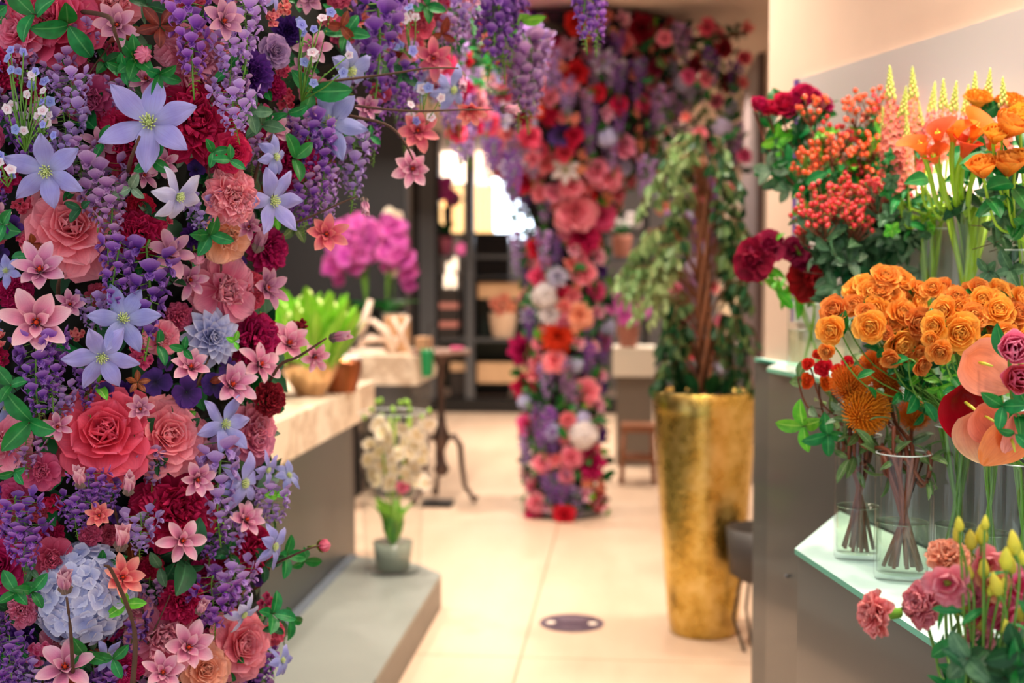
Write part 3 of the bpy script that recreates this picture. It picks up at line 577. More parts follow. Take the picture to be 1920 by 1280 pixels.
def potplant(px, py, d, r, h, mat, label, fl=None, leafm='green', nl=9, ls=.14, nf=8, fs=.06, z=None, y=None):
    p = P(px, py, d)
    if z is not None: p.z = z
    if y is not None: p = P(px, py, (y - 0) / math.cos(YAW)); p = Vector((p.x, y, z))
    t = thing('potted_plant', label, 'potted plant', loc=p); obj('pot', mpot(r * .75, r, h, MB()), mat, t, True)
    for i in range(nl): me = part_mesh(('leaf', 0, .5), lambda: b_leaf(1, .5, 30), LM(leafm), 'leaf'); link('leaf', me, t, M=Matrix.Translation((0, 0, h * .9)) @ Matrix.Rotation(i * GA, 4, 'Z') @ Matrix.Rotation(-U(.4, 1.2), 4, 'Y') @ Matrix.Scale(ls * U(.8, 1.2), 4))
    if fl:
        for i in range(nf): me = part_mesh(('orchid', i % 3, False), b_orch, PM(fl), 'bloom'); link('bloom', me, t, M=orient((U(-1, 1) * r * 1.5, U(-1, .2) * r, h + ls * U(.3, 1.4)), (U(-.5, .5), -1, U(-.2, .5)), U(0, 6), fs))
    return t
M_TERRA = plain('terracotta pink', 'a86c5c', .7); M_PINKPOT = plain('dusty pink pot', 'b0607c', .6)
potplant(831, 474, 12.9, .10, .20, M_PINKPOT, 'green plant in a dusty pink pot on the upper back shelf', None, 'green', 12, .2, z=wz(478) + .002, y=yB + .2)
potplant(838, 372, 12.9, .05, .28, M_BLACK, 'magenta flowers high on the back shelving left of the far flower column', 'orchid', 'green', 2, .2, 9, .09, z=wz(436) + .002, y=yB + .2)
a = MB(); a.ball((0, 0, 0), .065, 16, 10); o = obj('pink_ball', a, plain('hot pink glow', 'f86aa0', .4, emit=.5), None, True); pb = P(864, 457, 13.5); o.location = (pb.x, yB + .14, wz(478) + .068); tag(o, 'small round hot pink globe on the upper back shelf', 'candle')  # plain ball, its brightness put in as emission
potplant(943, 655, 10.0, .15, .27, plain('cream pot', 'd8b89c', .6), 'peach roses in a cream pot behind the left edge of the far flower column', None, 'green', 8, .16, z=wz(635) + .002, y=yB + .2)
for i, (x, y) in enumerate(((928, 568), (945, 560), (957, 575), (938, 585))): flower('rose', 'peach', P(x, y, 13.45), .15, (0, -1, .2), 'blurred peach rose head above the cream pot left of the far column', 'peach roses above the cream pot', hi=False)
# console with pots to the right of the far column
L = P(1180, 690, 9.6); L.z = 0; t = thing('console_shelf', 'slim white topped console right of the far flower column', 'console', loc=L)
ztop = P(1180, 652, 9.6).z; a = MB(); a.box((-.13, 0, ztop - .22), (.2, .4, ztop)); obj('worktop', a, plain('white lacquer', 'e0d8c8', .4), t)
a = MB(); a.box((-.1, .05, 0), (.18, .38, ztop - .221)); obj('carcass', a, plain('warm grey', '6c6258', .5), t)
potplant(1178, 600, 9.7, .085, .17, M_TERRA, 'magenta orchid in a terracotta pot on the white topped console', 'orchid', 'green', 8, .15, 12, .075, z=ztop + .002)
bk = MB(); bk.box((-.16, 0, 0), (.16, .25, .03)); p = P(1166, 482, 9.8); o = obj('wall_shelf', bk, M_STEEL); o.location = p - Vector((0, 0, .032)); tag(o, 'short steel shelf holding a terracotta pot right of the far column', 'shelf')
potplant(1166, 478, 9.85, .08, .17, M_TERRA, 'pink flowering plant in a terracotta pot high right of the far column', 'rose' if False else 'white', 'green', 8, .14, 7, .06, z=p.z + .001)
# wooden crates / stools
def stool(px, py, d, w_, h_, label):
    L = P(px, py, d); L.z = 0; t = thing('wooden_stool', label, 'stool', loc=L); m_ = plain('chestnut wood', '8c5434', .45, nz=.3, ns=6)
    a = MB(); a.box((-w_ / 2, -w_ / 2, h_ - .05), (w_ / 2, w_ / 2, h_)); obj('seat', a, m_, t)
    for sx in (-1, 1):
        for sy in (-1, 1): a = MB(); a.tube([(sx * w_ * .42, sy * w_ * .42, h_ - .05), (sx * w_ * .48, sy * w_ * .48, 0)], .02, 6); obj('leg', a, m_, t, True)
    a = MB(); a.box((-w_ * .45, -w_ * .45, h_ * .4), (w_ * .45, w_ * .45, h_ * .4 + .03)); obj('shelf', a, m_, t)
stool(1196, 830, 8.9, .24, .42, 'chestnut wooden stool behind the gold planter'); stool(1222, 815, 9.8, .22, .62, 'taller chestnut wooden stool further back behind the gold planter')
# panel for the white-lit opening and door trim on the far right wall
def onwr(px, py): return onplane(px, py, Vector((.92, 0, 0)), Vector((-1, 0, 0)))
q = [onwr(1312, 548), onwr(1385, 548), onwr(1412, 640), onwr(1312, 640)]
a = MB(); y0, y1 = 13.0, q[2].y; a.prism([(.912, y0), (.919, y0), (.919, y1), (.912, y1)], .95, 1.34); o = obj('lit_opening_panel', a, plain('cream print', 'f4dcb8', .5, emit=.0)); tag(o, 'pale cream print standing in for a white-lit opening behind the ficus', 'print')  # pale sheet put in place of a white-lit opening
dn = onwr(1400, 600).y; df = onwr(1430, 600).y
a = MB(); a.box((.87, min(dn, df), 0), (.919, max(dn, df), CEIL - .0)); struct('trim_1', a, plain('mauve grey door frame', '6c5c5c', .5))
a = MB(); a.box((.85, 9.3, 0), (.919, 13.3, .9)); o = obj('dark_cupboard', a, M_CHAR); tag(o, 'dark low cupboard against the right wall behind the gold planter', 'cupboard')
# ================================================================== FLOOR STICKER
L = onz(1072, 1168, 0); L.z = .0012; t = thing('floor_sticker', 'round dark purple floor sticker with two pale dots on the aisle floor', 'sticker', loc=L)
a = MB(); a.lathe([(0, 0), (.138, 0), (.1385, .0008), (.0, .0010)], 48); obj('disc', a, plain('plum vinyl', '4a3c4c', .4), t)
M_CR = plain('cream print ink', 'f4e4d4', .5)
for sx in (-1, 1): a = MB(); a.lathe([(0, .001), (.02, .001), (.019, .0015), (0, .0015)], 20, c=(sx * .09, 0, 0)); obj('dot', a, M_CR, t)
a = MB()
for yy, hw in ((.085, .055), (.065, .075), (.03, .045), (-.075, .04)):
    x = -hw
    while x < hw: wv = U(.006, .016); a.box((x, yy - .004, .001), (min(hw, x + wv), yy + .004, .0014)); x += wv + .004
obj('lettering', a, plain('mauve ink', '9a8894', .5), t)
a = MB(); a.lathe([(.128, .001), (.131, .001), (.131, .0014), (.128, .0014)], 48); obj('ring', a, plain('mauve ink'  , '9a8894', .5), t)
# ================================================================== GOLD PLANTER AND FICUS
def gold():
    m, nt, b = newmat('gold leaf'); n = noise(nt, 9, 6, .7); n2 = noise(nt, 40, 3, .6)
    c = ramp(nt, [(.3, '94782e'), (.48, 'c8aa58'), (.75, 'f0da94')], n); nt.links.new(c, b.inputs['Base Color']); b.inputs['Metallic'].default_value = 1
    nt.links.new(ramp(nt, [(.3, (.2,) * 3 + (1,)), (.7, (.36,) * 3 + (1,))], n), b.inputs['Roughness'])
    bp = nt.nodes.new('ShaderNodeBump'); bp.inputs['Strength'].default_value = .12; bp.inputs['Distance'].default_value = .02; nt.links.new(n2, bp.inputs['Height']); nt.links.new(bp.outputs[0], b.inputs['Normal']); return m
GP = onz(1318, 1183, 0); GP.z = 0
L = GP; t = thing('gold_planter', 'tall tapered gold leaf planter standing on the aisle floor with a ficus', 'planter', loc=L)
d_ = (GP).dot(HV); rt = S(99, d_ - .05); rb_ = S(63, d_); hh = P(1318, 733, d_).z
a = MB(); a.lathe([(0, 0), (rb_ * .96, 0), (rb_, .008)] + [(rb_ + (rt - rb_) * (k / 10) ** .82, hh * k / 10) for k in range(1, 11)] + [(rt - .006, hh + .004), (rt - .018, hh), (rt - .024, hh - .06), (0, hh - .06)], 64); obj('body', a, gold(), t, True)
a = MB(); a.lathe([(0, hh - .008), (rt - .024, hh - .014)], 32); obj('soil', a, plain('dark soil', '1c140e', .95, nz=.4, ns=40, bump=.5), t)
tr = thing('ficus_tree', 'tall ficus with braided brown trunk and small leaves growing in the gold planter', 'tree', loc=L + Vector((0, 0, hh - .04)))
M_BARK = plain('ficus bark', '8a5434', .7, nz=.35, ns=14, bump=.3); Ht = P(1318, 262, d_).z - hh
for k in range(4):
    a = MB(); a.tube([(.026 * (1 - .4 * u) * math.cos(8.5 * u + k * PI / 2) - .02 * u, .026 * (1 - .4 * u) * math.sin(8.5 * u + k * PI / 2), u * Ht * .97) for u in np.linspace(0, 1, 24)], [.0125 * (1 - .5 * u) for u in np.linspace(0, 1, 24)], 7); obj('trunk', a, M_BARK, tr, True)
fr = random.Random(5); leafM = {k: [] for k in ('dark', 'olive', 'varieg_lit')}
prof = [(0, 3), (1, 0)]
bt_ = 0
def halfw(py):   # silhouette half widths in px: left, right
    pts = [(235, 40, 30), (300, 105, 60), (350, 125, 70), (420, 120, 80), (480, 175, 95), (520, 180, 105), (580, 120, 95), (660, 105, 95), (720, 95, 90)]
    for (a0, l0, r0), (a1, l1, r1) in zip(pts, pts[1:]):
        if a0 <= py <= a1: f = (py - a0) / (a1 - a0); return l0 + (l1 - l0) * f, r0 + (r1 - r0) * f
    return 60, 60
bs = MB(); sl = [MB(), MB(), MB()]; nb = 0
for i in range(150):
    py = fr.uniform(240, 735); lw, rw = halfw(py); left = fr.random() < .56; x = -lw * fr.uniform(.25, 1) ** .7 if left else rw * fr.uniform(.2, 1)
    z1 = P(1318, py, d_).z - hh + .04; x1 = S(x, d_); y1 = fr.uniform(-.22, .16) * (1.1 - abs(x) / 240); z0 = z1 - .12 - fr.random() * .15 if z1 > .3 else z1 * .4
    pts = [Vector((0, 0, z0)), Vector((x1 * .5, y1 * .5, z1 + .02)), Vector((x1 * .85, y1 * .9, z1 + .01)), Vector((x1, y1, z1 - .07))]
    bs.tube(pts, [.003, .0024, .0018, .0014], 4)
    for j in range(11):
        u = .35 + .65 * j / 10; k = min(2, int(u * 3)); p = pts[k].lerp(pts[k + 1], u * 3 - k)
        vi = 0 if fr.random() < .62 else 1
        if x < -55 and 250 < py < 560 and fr.random() < .7: vi = 2
        if x < -95 and 455 < py < 570: vi = 2  # left cluster paled, the light on these leaves put into colour
        dd = Vector((fr.uniform(-.7, .7), fr.uniform(-.7, .7), -1)).normalized(); q4 = dd.to_track_quat('X', 'Z').to_matrix().to_4x4()
        sl[vi].merge(cached(('fl', i % 4), lambda: (lambda b: (b.petal(1, .5, R(0), R(20), .3, 0, k=.95, q=.8, nu=4, nv=2), b)[1])(MB())), Matrix.Translation(p) @ q4 @ Matrix.Rotation(fr.uniform(0, 6.28), 4, 'X') @ Matrix.Scale(fr.uniform(.046, .07), 4))
obj('branches', bs, M_BARK, tr, True)
for b_, k in zip(sl, ('dark', 'olive', 'varieg_lit')): o = obj('foliage', b_, LM(k), tr, True); o['label'] = {'dark': 'dark green leaves', 'olive': 'olive green leaves', 'varieg_lit': 'pale variegated leaves, lit left cluster paled by colour'}[k]
for k in range(9):   # little plants on the soil
    an = k * .7
    sprigM = part_mesh(('leaf', 0, .5), lambda: b_leaf(1, .5, 30), LM('dark'), 'leaf'); link('leaf', sprigM, tr, M=Matrix.Translation((.1 * math.cos(an), .1 * math.sin(an), .02)) @ Matrix.Rotation(an, 4, 'Z') @ Matrix.Rotation(-.9, 4, 'Y') @ Matrix.Scale(.13, 4))
# ---- black wire legged bin beside the planter
L = P(1412, 1130, 4.9); L = Vector((L.x + .03, L.y, 0)); t = thing('black_stool', 'low black tub seat on thin wire legs beside the gold planter', 'stool', loc=L)
z0 = P(1400, 1105, 4.75).z; z1 = P(1400, 1003, 4.75).z
a = MB(); a.lathe([(0, z0), (.08, z0), (.125, z0 + .03), (.14, z1), (.13, z1), (.1, z0 + .06), (0, z0 + .05)], 28); obj('tub', a, plain('charcoal tub', '3c3836', .5), t, True)
for k in range(4):
    an = .4 + k * PI / 2; a = MB(); a.tube([(.09 * math.cos(an), .09 * math.sin(an), z0 + .01), (.12 * math.cos(an), .12 * math.sin(an), z0 * .5), (.07 * math.cos(an), .07 * math.sin(an), .006)], .007, 6); obj('leg', a, M_BLACK, t, True)
# ================================================================== FLOWER COLUMNS
# near column: an upright round column of artificial flowers at the left of the entrance
NC_LAT, NC_D, NC_R = -.95, 2.60, .50
def near_depth(px, py):
    d = 2.2
    for _ in range(6):
        lat = (px - 960) / F * d; x = lat - NC_LAT
        if x < NC_R * .98: d = NC_D - math.sqrt(NC_R ** 2 - x * x)
        else: d = NC_D
    # the arch arm springs from the column top and runs right and back into the shop
    if py < 480:
        arm = 2.16 + max(0, px - 430) * .0016; k = min(1, (480 - py) / 120)
        d = d * (1 - k) + min(d, arm) * k if px < 560 else (arm if px < 640 else arm)
    return d
M_SHADECORE = plain('moss core in shade colour', '14180f', .95, nz=.5, ns=30);  # near-black so the shade between blooms is in the core colour
cc = CW(NC_LAT, NC_D, 0)
t = thing('flower_column_core', 'twig and moss core in shade colour inside the near flower column at the left edge', 'column', loc=cc)
a = MB(); n = 48; k = 60; V = []; fs = []
for i in range(k + 1):
    for j in range(n):
        r = .395 + .03 * math.sin(j * 2.3 + i * 1.7) + U(-.012, .012); V.append((r * math.cos(2 * PI * j / n), r * math.sin(2 * PI * j / n), 3.0 * i / k))
fs = [(i * n + j, i * n + (j + 1) % n, (i + 1) * n + (j + 1) % n, (i + 1) * n + j) for i in range(k) for j in range(n)]
a.add(V, fs); obj('trunk', a, M_SHADECORE, t, True)
arm = [P(330, 40, 2.62) , P(480, 90, 2.62), P(600, 60, 2.75), P(720, -20, 3.0), P(840, -60, 3.5), P(900, -30, 4.6), P(960, 30, 5.8), P(1060, 60, 7.3)]
a = MB(); a.tube(arm, [.2, .16, .12, .06, .03, .022, .025, .03], 12); obj('arch_arm', a, M_SHADECORE, link('arch_core', None)); ac = bpy.data.objects['arch_core']; tag(ac, 'dark core of the flower arch reaching from near column to far one', 'arch')
# backing foliage over the core: uncountable dark leaves
def backing(name, label, pts, size, mats_, parentless=True):
    b = MB()
    for (p, d) in pts:
        q = orient(p, d, U(0, 6.28), size * U(.6, 1.2)); b.merge(cached(('bl', random.randrange(4)), lambda: (lambda c: (c.petal(1, .55, R(10), R(35), .3, 0, k=.95, q=.8, nu=4, nv=2), c)[1])(MB())), q, m=random.choices(range(len(mats_)), [5, 2, 1][:len(mats_)])[0])
    o = obj(name, b, mats_, None, True); tag(o, label, 'foliage', kind='stuff'); return o
pts = []
for i in range(1500):
    an = U(-PI * 1.02, .25); z = U(.25, 3.0); dv = HR * math.cos(an) + HV * math.sin(an); p = cc + dv * U(.39, .45) + Vector((0, 0, z)); pts.append((p, (dv + Vector((U(-1, 1), U(-1, 1), U(-1, 1)))).normalized()))
for i in range(500):
    u = U(0, 3.9); k = int(u); p = arm[k].lerp(arm[k + 1], u - k); dv = Vector((U(-1, 1), U(-1, 1), U(-1, 1))).normalized(); pts.append((p + dv * [.17, .14, .1, .06, .05][min(4, int(u + .5))], dv))
backing('backing_foliage', 'dark leaves packed behind the blooms of the near flower column', pts, .075, [LM('dark'), LM('green'), LM('rust')])
# ---- named blooms read off the photograph: kind colour x y size tiltx tilty | short name | where
NEAR = '''rose coral 94 45 180 -.3 .4|large coral rose|top left corner under two broad leaves
camellia pink 210 -5 112 0 -.3|light pink peony|cut by the top edge of the frame
rose hotpink 40 62 100 -.7 .3|bright pink outer rose|at the top left behind forget-me-nots
clematis lavender 279 230 172 .0 .1|wide open lavender clematis|facing out at upper left, sharpest bloom of the column
clematis lavender 86 320 138 -.4 -.2|lavender clematis|low beside the left edge under the forget-me-nots
side whitelilac 333 368 115 .7 .1|pale curled clematis|seen from the side left of the round pink carnation
camellia rosepink 171 188 92 -.1 0|deep rose double bloom|left of the big open clematis
roundbud hotpink 270 102 48 .3 .1|round pink camellia bud|amid dark leaves near the top
ruffle salmon 366 112 128 .3 .1|ruffled salmon peony|near the top behind hanging pea pods
ruffle crimson 365 225 160 .1 .1|big crimson ruffled peony|behind the open clematis
ruffle crimson 250 262 120 0 -.1|dark crimson bloom|under the open lavender clematis
orchid rust 300 48 84 -.3 .3|brown rust coloured orchid|near the top centre of the column
star duskpink 220 48 88 -.2 .2|dusky pink magnolia|behind a twig at the top
star duskpink 418 40 86 .3 .2|dusty pink magnolia|at the top beside lilac wisteria
wist violet 350 -15 200 0 0|violet pea spray|hanging in front of the salmon peony
wist lilac 460 -20 170 0 0|pale lilac wisteria|hanging at the top near the arch
dahlia darkpurple 472 138 92 .2 .1|deep purple dahlia|under the pale lilac wisteria
pea lilac 437 170 100 0 0|soft lilac sweet pea|right of the crimson peony
ruffle crimson -6 130 84 -.3 0|crimson bloom|cut by the left edge near the top
pea lilac 130 140 92 0 0|muted lilac sweet pea|beside the forget-me-nots
pea lilac 118 205 110 0 0|lilac sweet pea cluster|left of the big clematis
pea mauve 152 262 80 0 0|small mauve sweet pea|above the salmon garden rose
ruffle crimson 2 325 66 -.2 0|small crimson bloom|at the left edge below the forget-me-nots
ruffle pink 435 370 98 .2 -.1|round pink carnation|left of the two lavender clematis near the column edge
rose salmon 136 430 168 -.1 .3|large salmon garden rose|left side at a third of the height
pea mauve 182 305 130 0 0|greyish mauve wisteria|hanging over the salmon garden rose
wist mauve 205 345 150 0 0|mauve wisteria tail|with green tips in front of the salmon garden rose
rose crimson 435 285 70 .3 0|half hidden red rose|behind leaves right of the crimson peony
star magnolia 75 508 108 -.1 .5|upright pink magnolia|above its twin at the left edge
star magnolia 68 605 136 0 .1|wide pink magnolia|lower of the left edge pair
ruffle crimson 262 440 98 0 0|crimson carnation|right of the salmon garden rose
wist violet 222 455 150 0 0|lilac violet wisteria|hanging in the middle of the column
wist violet 280 462 215 0 0|long bright violet wisteria|with green tip hanging in the middle
star duskpink 320 475 92 .0 .3|dusky pink magnolia star|left of the green capped bud
roundbud pink 370 487 40 .0 -.6|pink bud with green cap|under a glossy leaf at mid height
camellia pink 418 545 120 .2 0|ruffled pink peony|at mid height above the pale blue dahlia
dahlia paleblue 397 632 114 .2 0|pale blue dahlia|right side at mid height
clematis lavender 230 598 124 .2 .2|lavender clematis|behind its twin at mid height
clematis lavender 190 668 128 -.2 -.1|lavender clematis|in front, left of the dark pansies
wist violet 62 640 175 0 0|fat purple wisteria|hanging below the wide pink magnolia
wist violet 95 625 150 0 0|purple wisteria with green tips|beside the fat purple one
blossom rosepink 262 672 62 0 0|small rose red blossom cluster|between clematis and dark pansies
orchid rust 258 716 44 .1 0|small orange brown flower|above the big coral rose
pansy darkpurple 292 716 58 0 .1|dark purple pansy|left of three above the coral rose
pansy darkpurple 350 735 62 .1 0|dark purple pansy|middle of three above the peach centred rose
pansy darkpurple 400 722 52 .2 .1|nearly black pansy|right of three beside the pink magnolia
pansy darkpurple 427 690 44 .2 .2|small dark pansy|below the pale blue dahlia
star magnolia 358 690 82 -.1 .7|side on pink magnolia|under the pale blue dahlia
rose coral 196 815 186 -.1 .3|huge coral rose|left of the peach centred rose at two thirds down
rose salmon 312 818 142 .2 .2|peach centred pink rose|right of the huge coral rose
camellia pink 4 832 104 -.4 0|pink bloom|cut by the left edge beside the huge coral rose
ruffle crimson 478 640 110 .5 .1|crimson peony|on the right edge of the column at mid height
star magnolia 434 722 96 .3 .4|pink magnolia|right of the dark pansies
clematis lavender 420 795 112 .5 -.1|lavender blue clematis|right of the peach centred rose
rose salmon 470 824 98 .6 .1|coral orange rose|on the right edge beside the marble counter
camellia rosepink 77 883 68 0 0|deep rose double bloom|under the huge coral rose to the left
pea violet 166 885 80 0 0|purple sweet pea|just below the huge coral rose
pea violet 202 905 66 0 0|bright purple sweet pea|between two fuzzy magnolia buds
pea violet 143 930 84 0 0|violet sweet pea|left of the small dark hearted star
bud magnolia 152 912 52 -.2 1.2|fuzzy magnolia bud|left of two below the coral rose
bud magnolia 240 926 52 .1 1.6|fuzzy magnolia bud|right of two below the coral rose
ruffle crimson 332 952 160 .1 .1|big crimson peony|in the lower half of the column
star magcoral 186 966 58 -.1 .1|small dark hearted pink star|in the lower middle
star magnolia 341 1014 90 .1 .1|dark hearted pink magnolia|under the big crimson peony
blossom crimson 95 940 52 0 0|small red blossom group|above the lower left carnation
pea violet 30 935 105 0 0|violet sweet pea|near the left edge low down
pea violet 45 985 100 0 0|pale throated violet pea|above the crimson rose at the left edge
rose crimson 2 1058 98 -.3 .2|crimson rose|cut by the left edge low down
camellia rosepink 97 1048 76 0 0|deep rose carnation|left of the pale hydrangea
hydra paleblue 155 1112 178 -.1 .1|pale blue hydrangea head|low in the column
bud magnolia 225 1030 62 .2 1.5|pink magnolia bud|standing over the hydrangea to the right
bud magnolia 123 1110 62 -.1 1.4|pink magnolia bud|in front of the hydrangea
star magcoral 229 1083 88 .2 .3|peach pink magnolia|on the right rim of the hydrangea
pea lilac 262 965 90 0 0|pale lilac sweet pea|left of the big crimson peony
wist lilac 408 830 200 0 0|lilac wisteria|hanging beside the big crimson peony
star magnolia 369 898 78 .2 -.2|pink magnolia|over the big crimson peony
camellia pink 305 1198 128 .1 .1|light pink peony|near the bottom beside two magnolias
star magnolia 352 1214 104 .1 .2|pink magnolia|near the bottom over the light pink peony
star magnolia 305 1262 84 0 .4|pink magnolia|at the bottom edge under the light pink peony
rose salmon 447 1208 124 .4 .1|coral rose|on the right edge near the bottom
ruffle crimson 341 1128 84 .1 0|small crimson bloom|above the light pink peony
bud magnolia 373 1150 44 .2 1|small magnolia bud|right of the small crimson bloom
star magnolia 122 1252 116 0 .5|large pink magnolia|at the bottom edge with rust leaves
blossom hotpink 70 1225 62 -.1 0|bright pink blossom group|left of the bottom magnolia
pea violet 18 1195 80 0 0|purple sweet pea|in the bottom left corner
rose peach 382 1254 94 .1 .1|peach rose|at the bottom edge
ruffle crimson 240 1254 56 0 0|small deep red bloom|at the bottom between magnolia and peony
star magnolia 460 975 78 .5 .5|curled pink magnolia|on the right edge over violet spikes
side lavender 655 132 116 .3 0|pale lavender clematis|hanging from the arch in profile
clematis lavender 618 230 132 .1 .1|lavender clematis|at the arch edge with a pale centre
clematis lavender 511 376 126 .2 -.1|lavender blue clematis|beside the round pink carnation
side lavender 515 294 84 .2 .4|curled lavender clematis|above the lavender blue one
star magcoral 783 246 86 .1 .2|coral magnolia|upper of the twig pair hanging in the opening
star magnolia 774 316 80 .0 0|pink magnolia|lower of the twig pair hanging in the opening
star magcoral 812 108 78 .1 -.2|coral pink magnolia|on the arch near the hot pink camellia
bud magnolia 864 136 42 .2 -1.4|magnolia bud|hanging from the arch
bud magnolia 682 372 38 .2 -1.4|pink bud|on a fine twig in the opening
camellia rosepink 786 44 54 .3 0|hot pink camellia|on the arch near the top edge
wist violet 712 -10 230 0 0|purple wisteria|hanging on the arch left of the camellia
wist lilac 662 250 150 0 0|lilac wisteria|hanging in the opening under the arch
wist violet 598 225 160 0 0|deep purple wisteria|hanging on the column edge
wist violet 575 235 130 0 0|dark violet wisteria|hanging behind the lavender clematis
rose mauve 514 97 60 .2 .1|small mauve rose|right of the purple dahlia
ruffle crimson 545 300 104 .4 0|crimson peony|half hidden behind the edge clematis
side lavender 847 168 90 .1 .2|blurred lavender clematis|on the arch above a twig
bud magnolia 940 205 40 1.5 0|pointed magnolia bud|at the tip of the long arch twig
star magcoral 882 204 64 .2 -.8|hanging pink magnolia|under the long arch twig
star magcoral 611 440 84 .2 .2|coral pink magnolia|in front of the dark wall on a twig
ruffle crimson 504 468 84 .6 0|crimson bloom|on the column edge above the green pot
star duskpink 498 540 86 .6 .2|peach pink magnolia|on the column edge left of the green buds
bud duskpink 481 470 54 .3 1.5|dusky bud|on the column edge
star magnolia 542 645 92 .2 .6|pink magnolia|on a twig before the gold bowl
bud magnolia 620 634 46 1.6 .3|pink bud|at the end of the twig before the gold bowl
star magnolia 590 668 62 .5 -.5|small open magnolia|under the bud before the gold bowl
star magnolia 487 684 86 .3 .5|pink magnolia|beside the crimson peony on the column edge
ruffle wine 506 748 62 .4 0|dark wine carnation|on the column edge over the marble counter
blossom wine 558 617 46 .2 .3|small wine coloured cluster|above the magnolia before the gold bowl
rose salmon 476 800 86 .5 .2|coral rose|second on the edge at counter height
side lavender 455 905 112 .5 .2|curled lavender clematis|on the column edge below counter height
side lavender 540 892 66 .4 .8|tiny curled lilac bloom|sticking out before the counter front
side lavender 512 1024 90 .6 .2|curled lavender clematis|sticking out above the grey plinth
ruffle crimson 478 1030 90 .5 0|crimson peony|on the edge above the grey plinth
roundbud hotpink 611 1022 34 1.5 .1|round pink bud|at the tip of a leafy twig before the counter
pea lilac 440 1060 100 0 0|violet sweet pea|low on the column edge
side paleblue 455 1150 80 .4 -.3|pale blue clematis petals|above the bottom coral rose
side lavender 528 1238 66 .6 .6|curled lilac petal bloom|low over the plinth
pea violet 400 1085 120 0 0|dark violet spray|left of the bottom coral rose
side lavender 500 880 70 .5 0|lavender bloom|beside the coral orange rose
ruffle coral 470 545 70 .4 0|soft coral bloom|behind the ruffled pink peony
camellia peach 420 445 88 .2 0|dusky peach magnolia bloom|under the round pink carnation
ruffle hotpink 40 1145 60 0 0|pink bloom|at the left edge under the crimson rose'''
placed = []; NB = []
def near_flower(kind, col, px, py, sz, tx, ty, label, group=None, push=0, hi=True):
    d = near_depth(px, py) + push
    d += {'clematis': -.045, 'side': -.045, 'star': -.035, 'bud': -.045, 'roundbud': -.05, 'wist': -.03, 'pea': -.02, 'orchid': -.03}.get(kind, .018 * sz / 100)
    p = P(px, py, d); v = (Vector((0, 0, EYE)) - p).normalized()
    # blooms lean outward with the round column
    out = (p - CW(NC_LAT, NC_D, p.z)); out.z = 0; out = out.normalized() if px < 540 else v
    dirn = (v * .75 + out * .35 + HR * tx + Vector((0, 0, ty))).normalized()
    if kind == 'side': dirn = (v * .35 + HR * (.7 if tx >= 0 else -.7) + out * .2 + Vector((0, 0, -.35 + ty))).normalized()
    elif kind == 'clematis': dirn = (dirn + HR * random.uniform(-.25, .3) + Vector((0, 0, random.uniform(-.3, .15)))).normalized()
    if kind in ('bud', 'roundbud'): sz *= 1.45
    return flower(kind, col, p, S(sz, d), dirn, label, group, hi)
for ln in NEAR.split('\n'):
    a_, sh, wh = ln.split('|'); k, c, x, y, s, tx, ty = a_.split(); x, y, s, tx, ty = map(float, (x, y, s, tx, ty))
    kw = {'wist': 1.0, 'pea': 1.0}.get(k, 1.12)
    near_flower(k, c, x, y, s * kw, tx, ty, sh + ' ' + wh if not wh.startswith(('cut', 'seen')) else sh + ', ' + wh)
    yc = y + s * .45 if k in ('wist', 'pea') else y; placed.append((x, yc, s * (.6 if k in ('wist', 'pea') else .9))); NB.append((x, yc, sh))
USED = {}
CW_ = {'coral': 'coral', 'salmon': 'salmon', 'crimson': 'crimson', 'red': 'red', 'pink': 'pink', 'hotpink': 'bright pink', 'rosepink': 'deep rose', 'peach': 'peach', 'lavender': 'lavender', 'paleblue': 'pale blue', 'whitelilac': 'whitish lilac', 'lilac': 'lilac', 'violet': 'violet', 'mauve': 'mauve', 'darkpurple': 'dark purple', 'magnolia': 'pink', 'magcoral': 'coral pink', 'duskpink': 'dusky pink', 'darkred': 'dark red', 'white': 'white', 'wine': 'wine red', 'rust': 'rust brown', 'tinyblue': 'light blue', 'cream': 'cream', 'orchid': 'magenta'}
def where_label(what, x, y, nb):
    c = sorted(nb, key=lambda q: (q[0] - x) ** 2 + (q[1] - y) ** 2)[:4]
    for (qx, qy, sh) in c:
        dx, dy = x - qx, y - qy; ang = math.degrees(math.atan2(-dy, dx)) % 360
        dr = ['right of', 'above and right of', 'above', 'above and left of', 'left of', 'below and left of', 'below', 'below and right of'][int((ang + 22.5) // 45) % 8]
        lb = '%s %s the %s' % (what, dr, sh)
        for w_ in ('blurred ', 'small ', 'hanging ', ' directly'):
            if len(lb.split()) > 16: lb = lb.replace(w_, ' ' if w_ == ' directly' else '')
        if lb not in USED and len(lb.split()) <= 16: USED[lb] = 1; return lb
    (ax, ay, a1), (bx, by, b1) = c[0], c[1]
    lb = '%s between the %s and the %s' % (what, a1, b1)
    lb = ' '.join(lb.split()[:16]); USED[lb] = USED.get(lb, 0) + 1; return lb
fr = random.Random(11)
def near_ok(x, y):
    if y > 430: edge = 505 + 12 * math.sin(y / 60)
    elif y > 330: edge = 520 + (430 - y) * 1.0
    elif y > 200: edge = 640 + (330 - y) * .5
    else: edge = 720 + (200 - y) * .75
    return -30 < x < edge
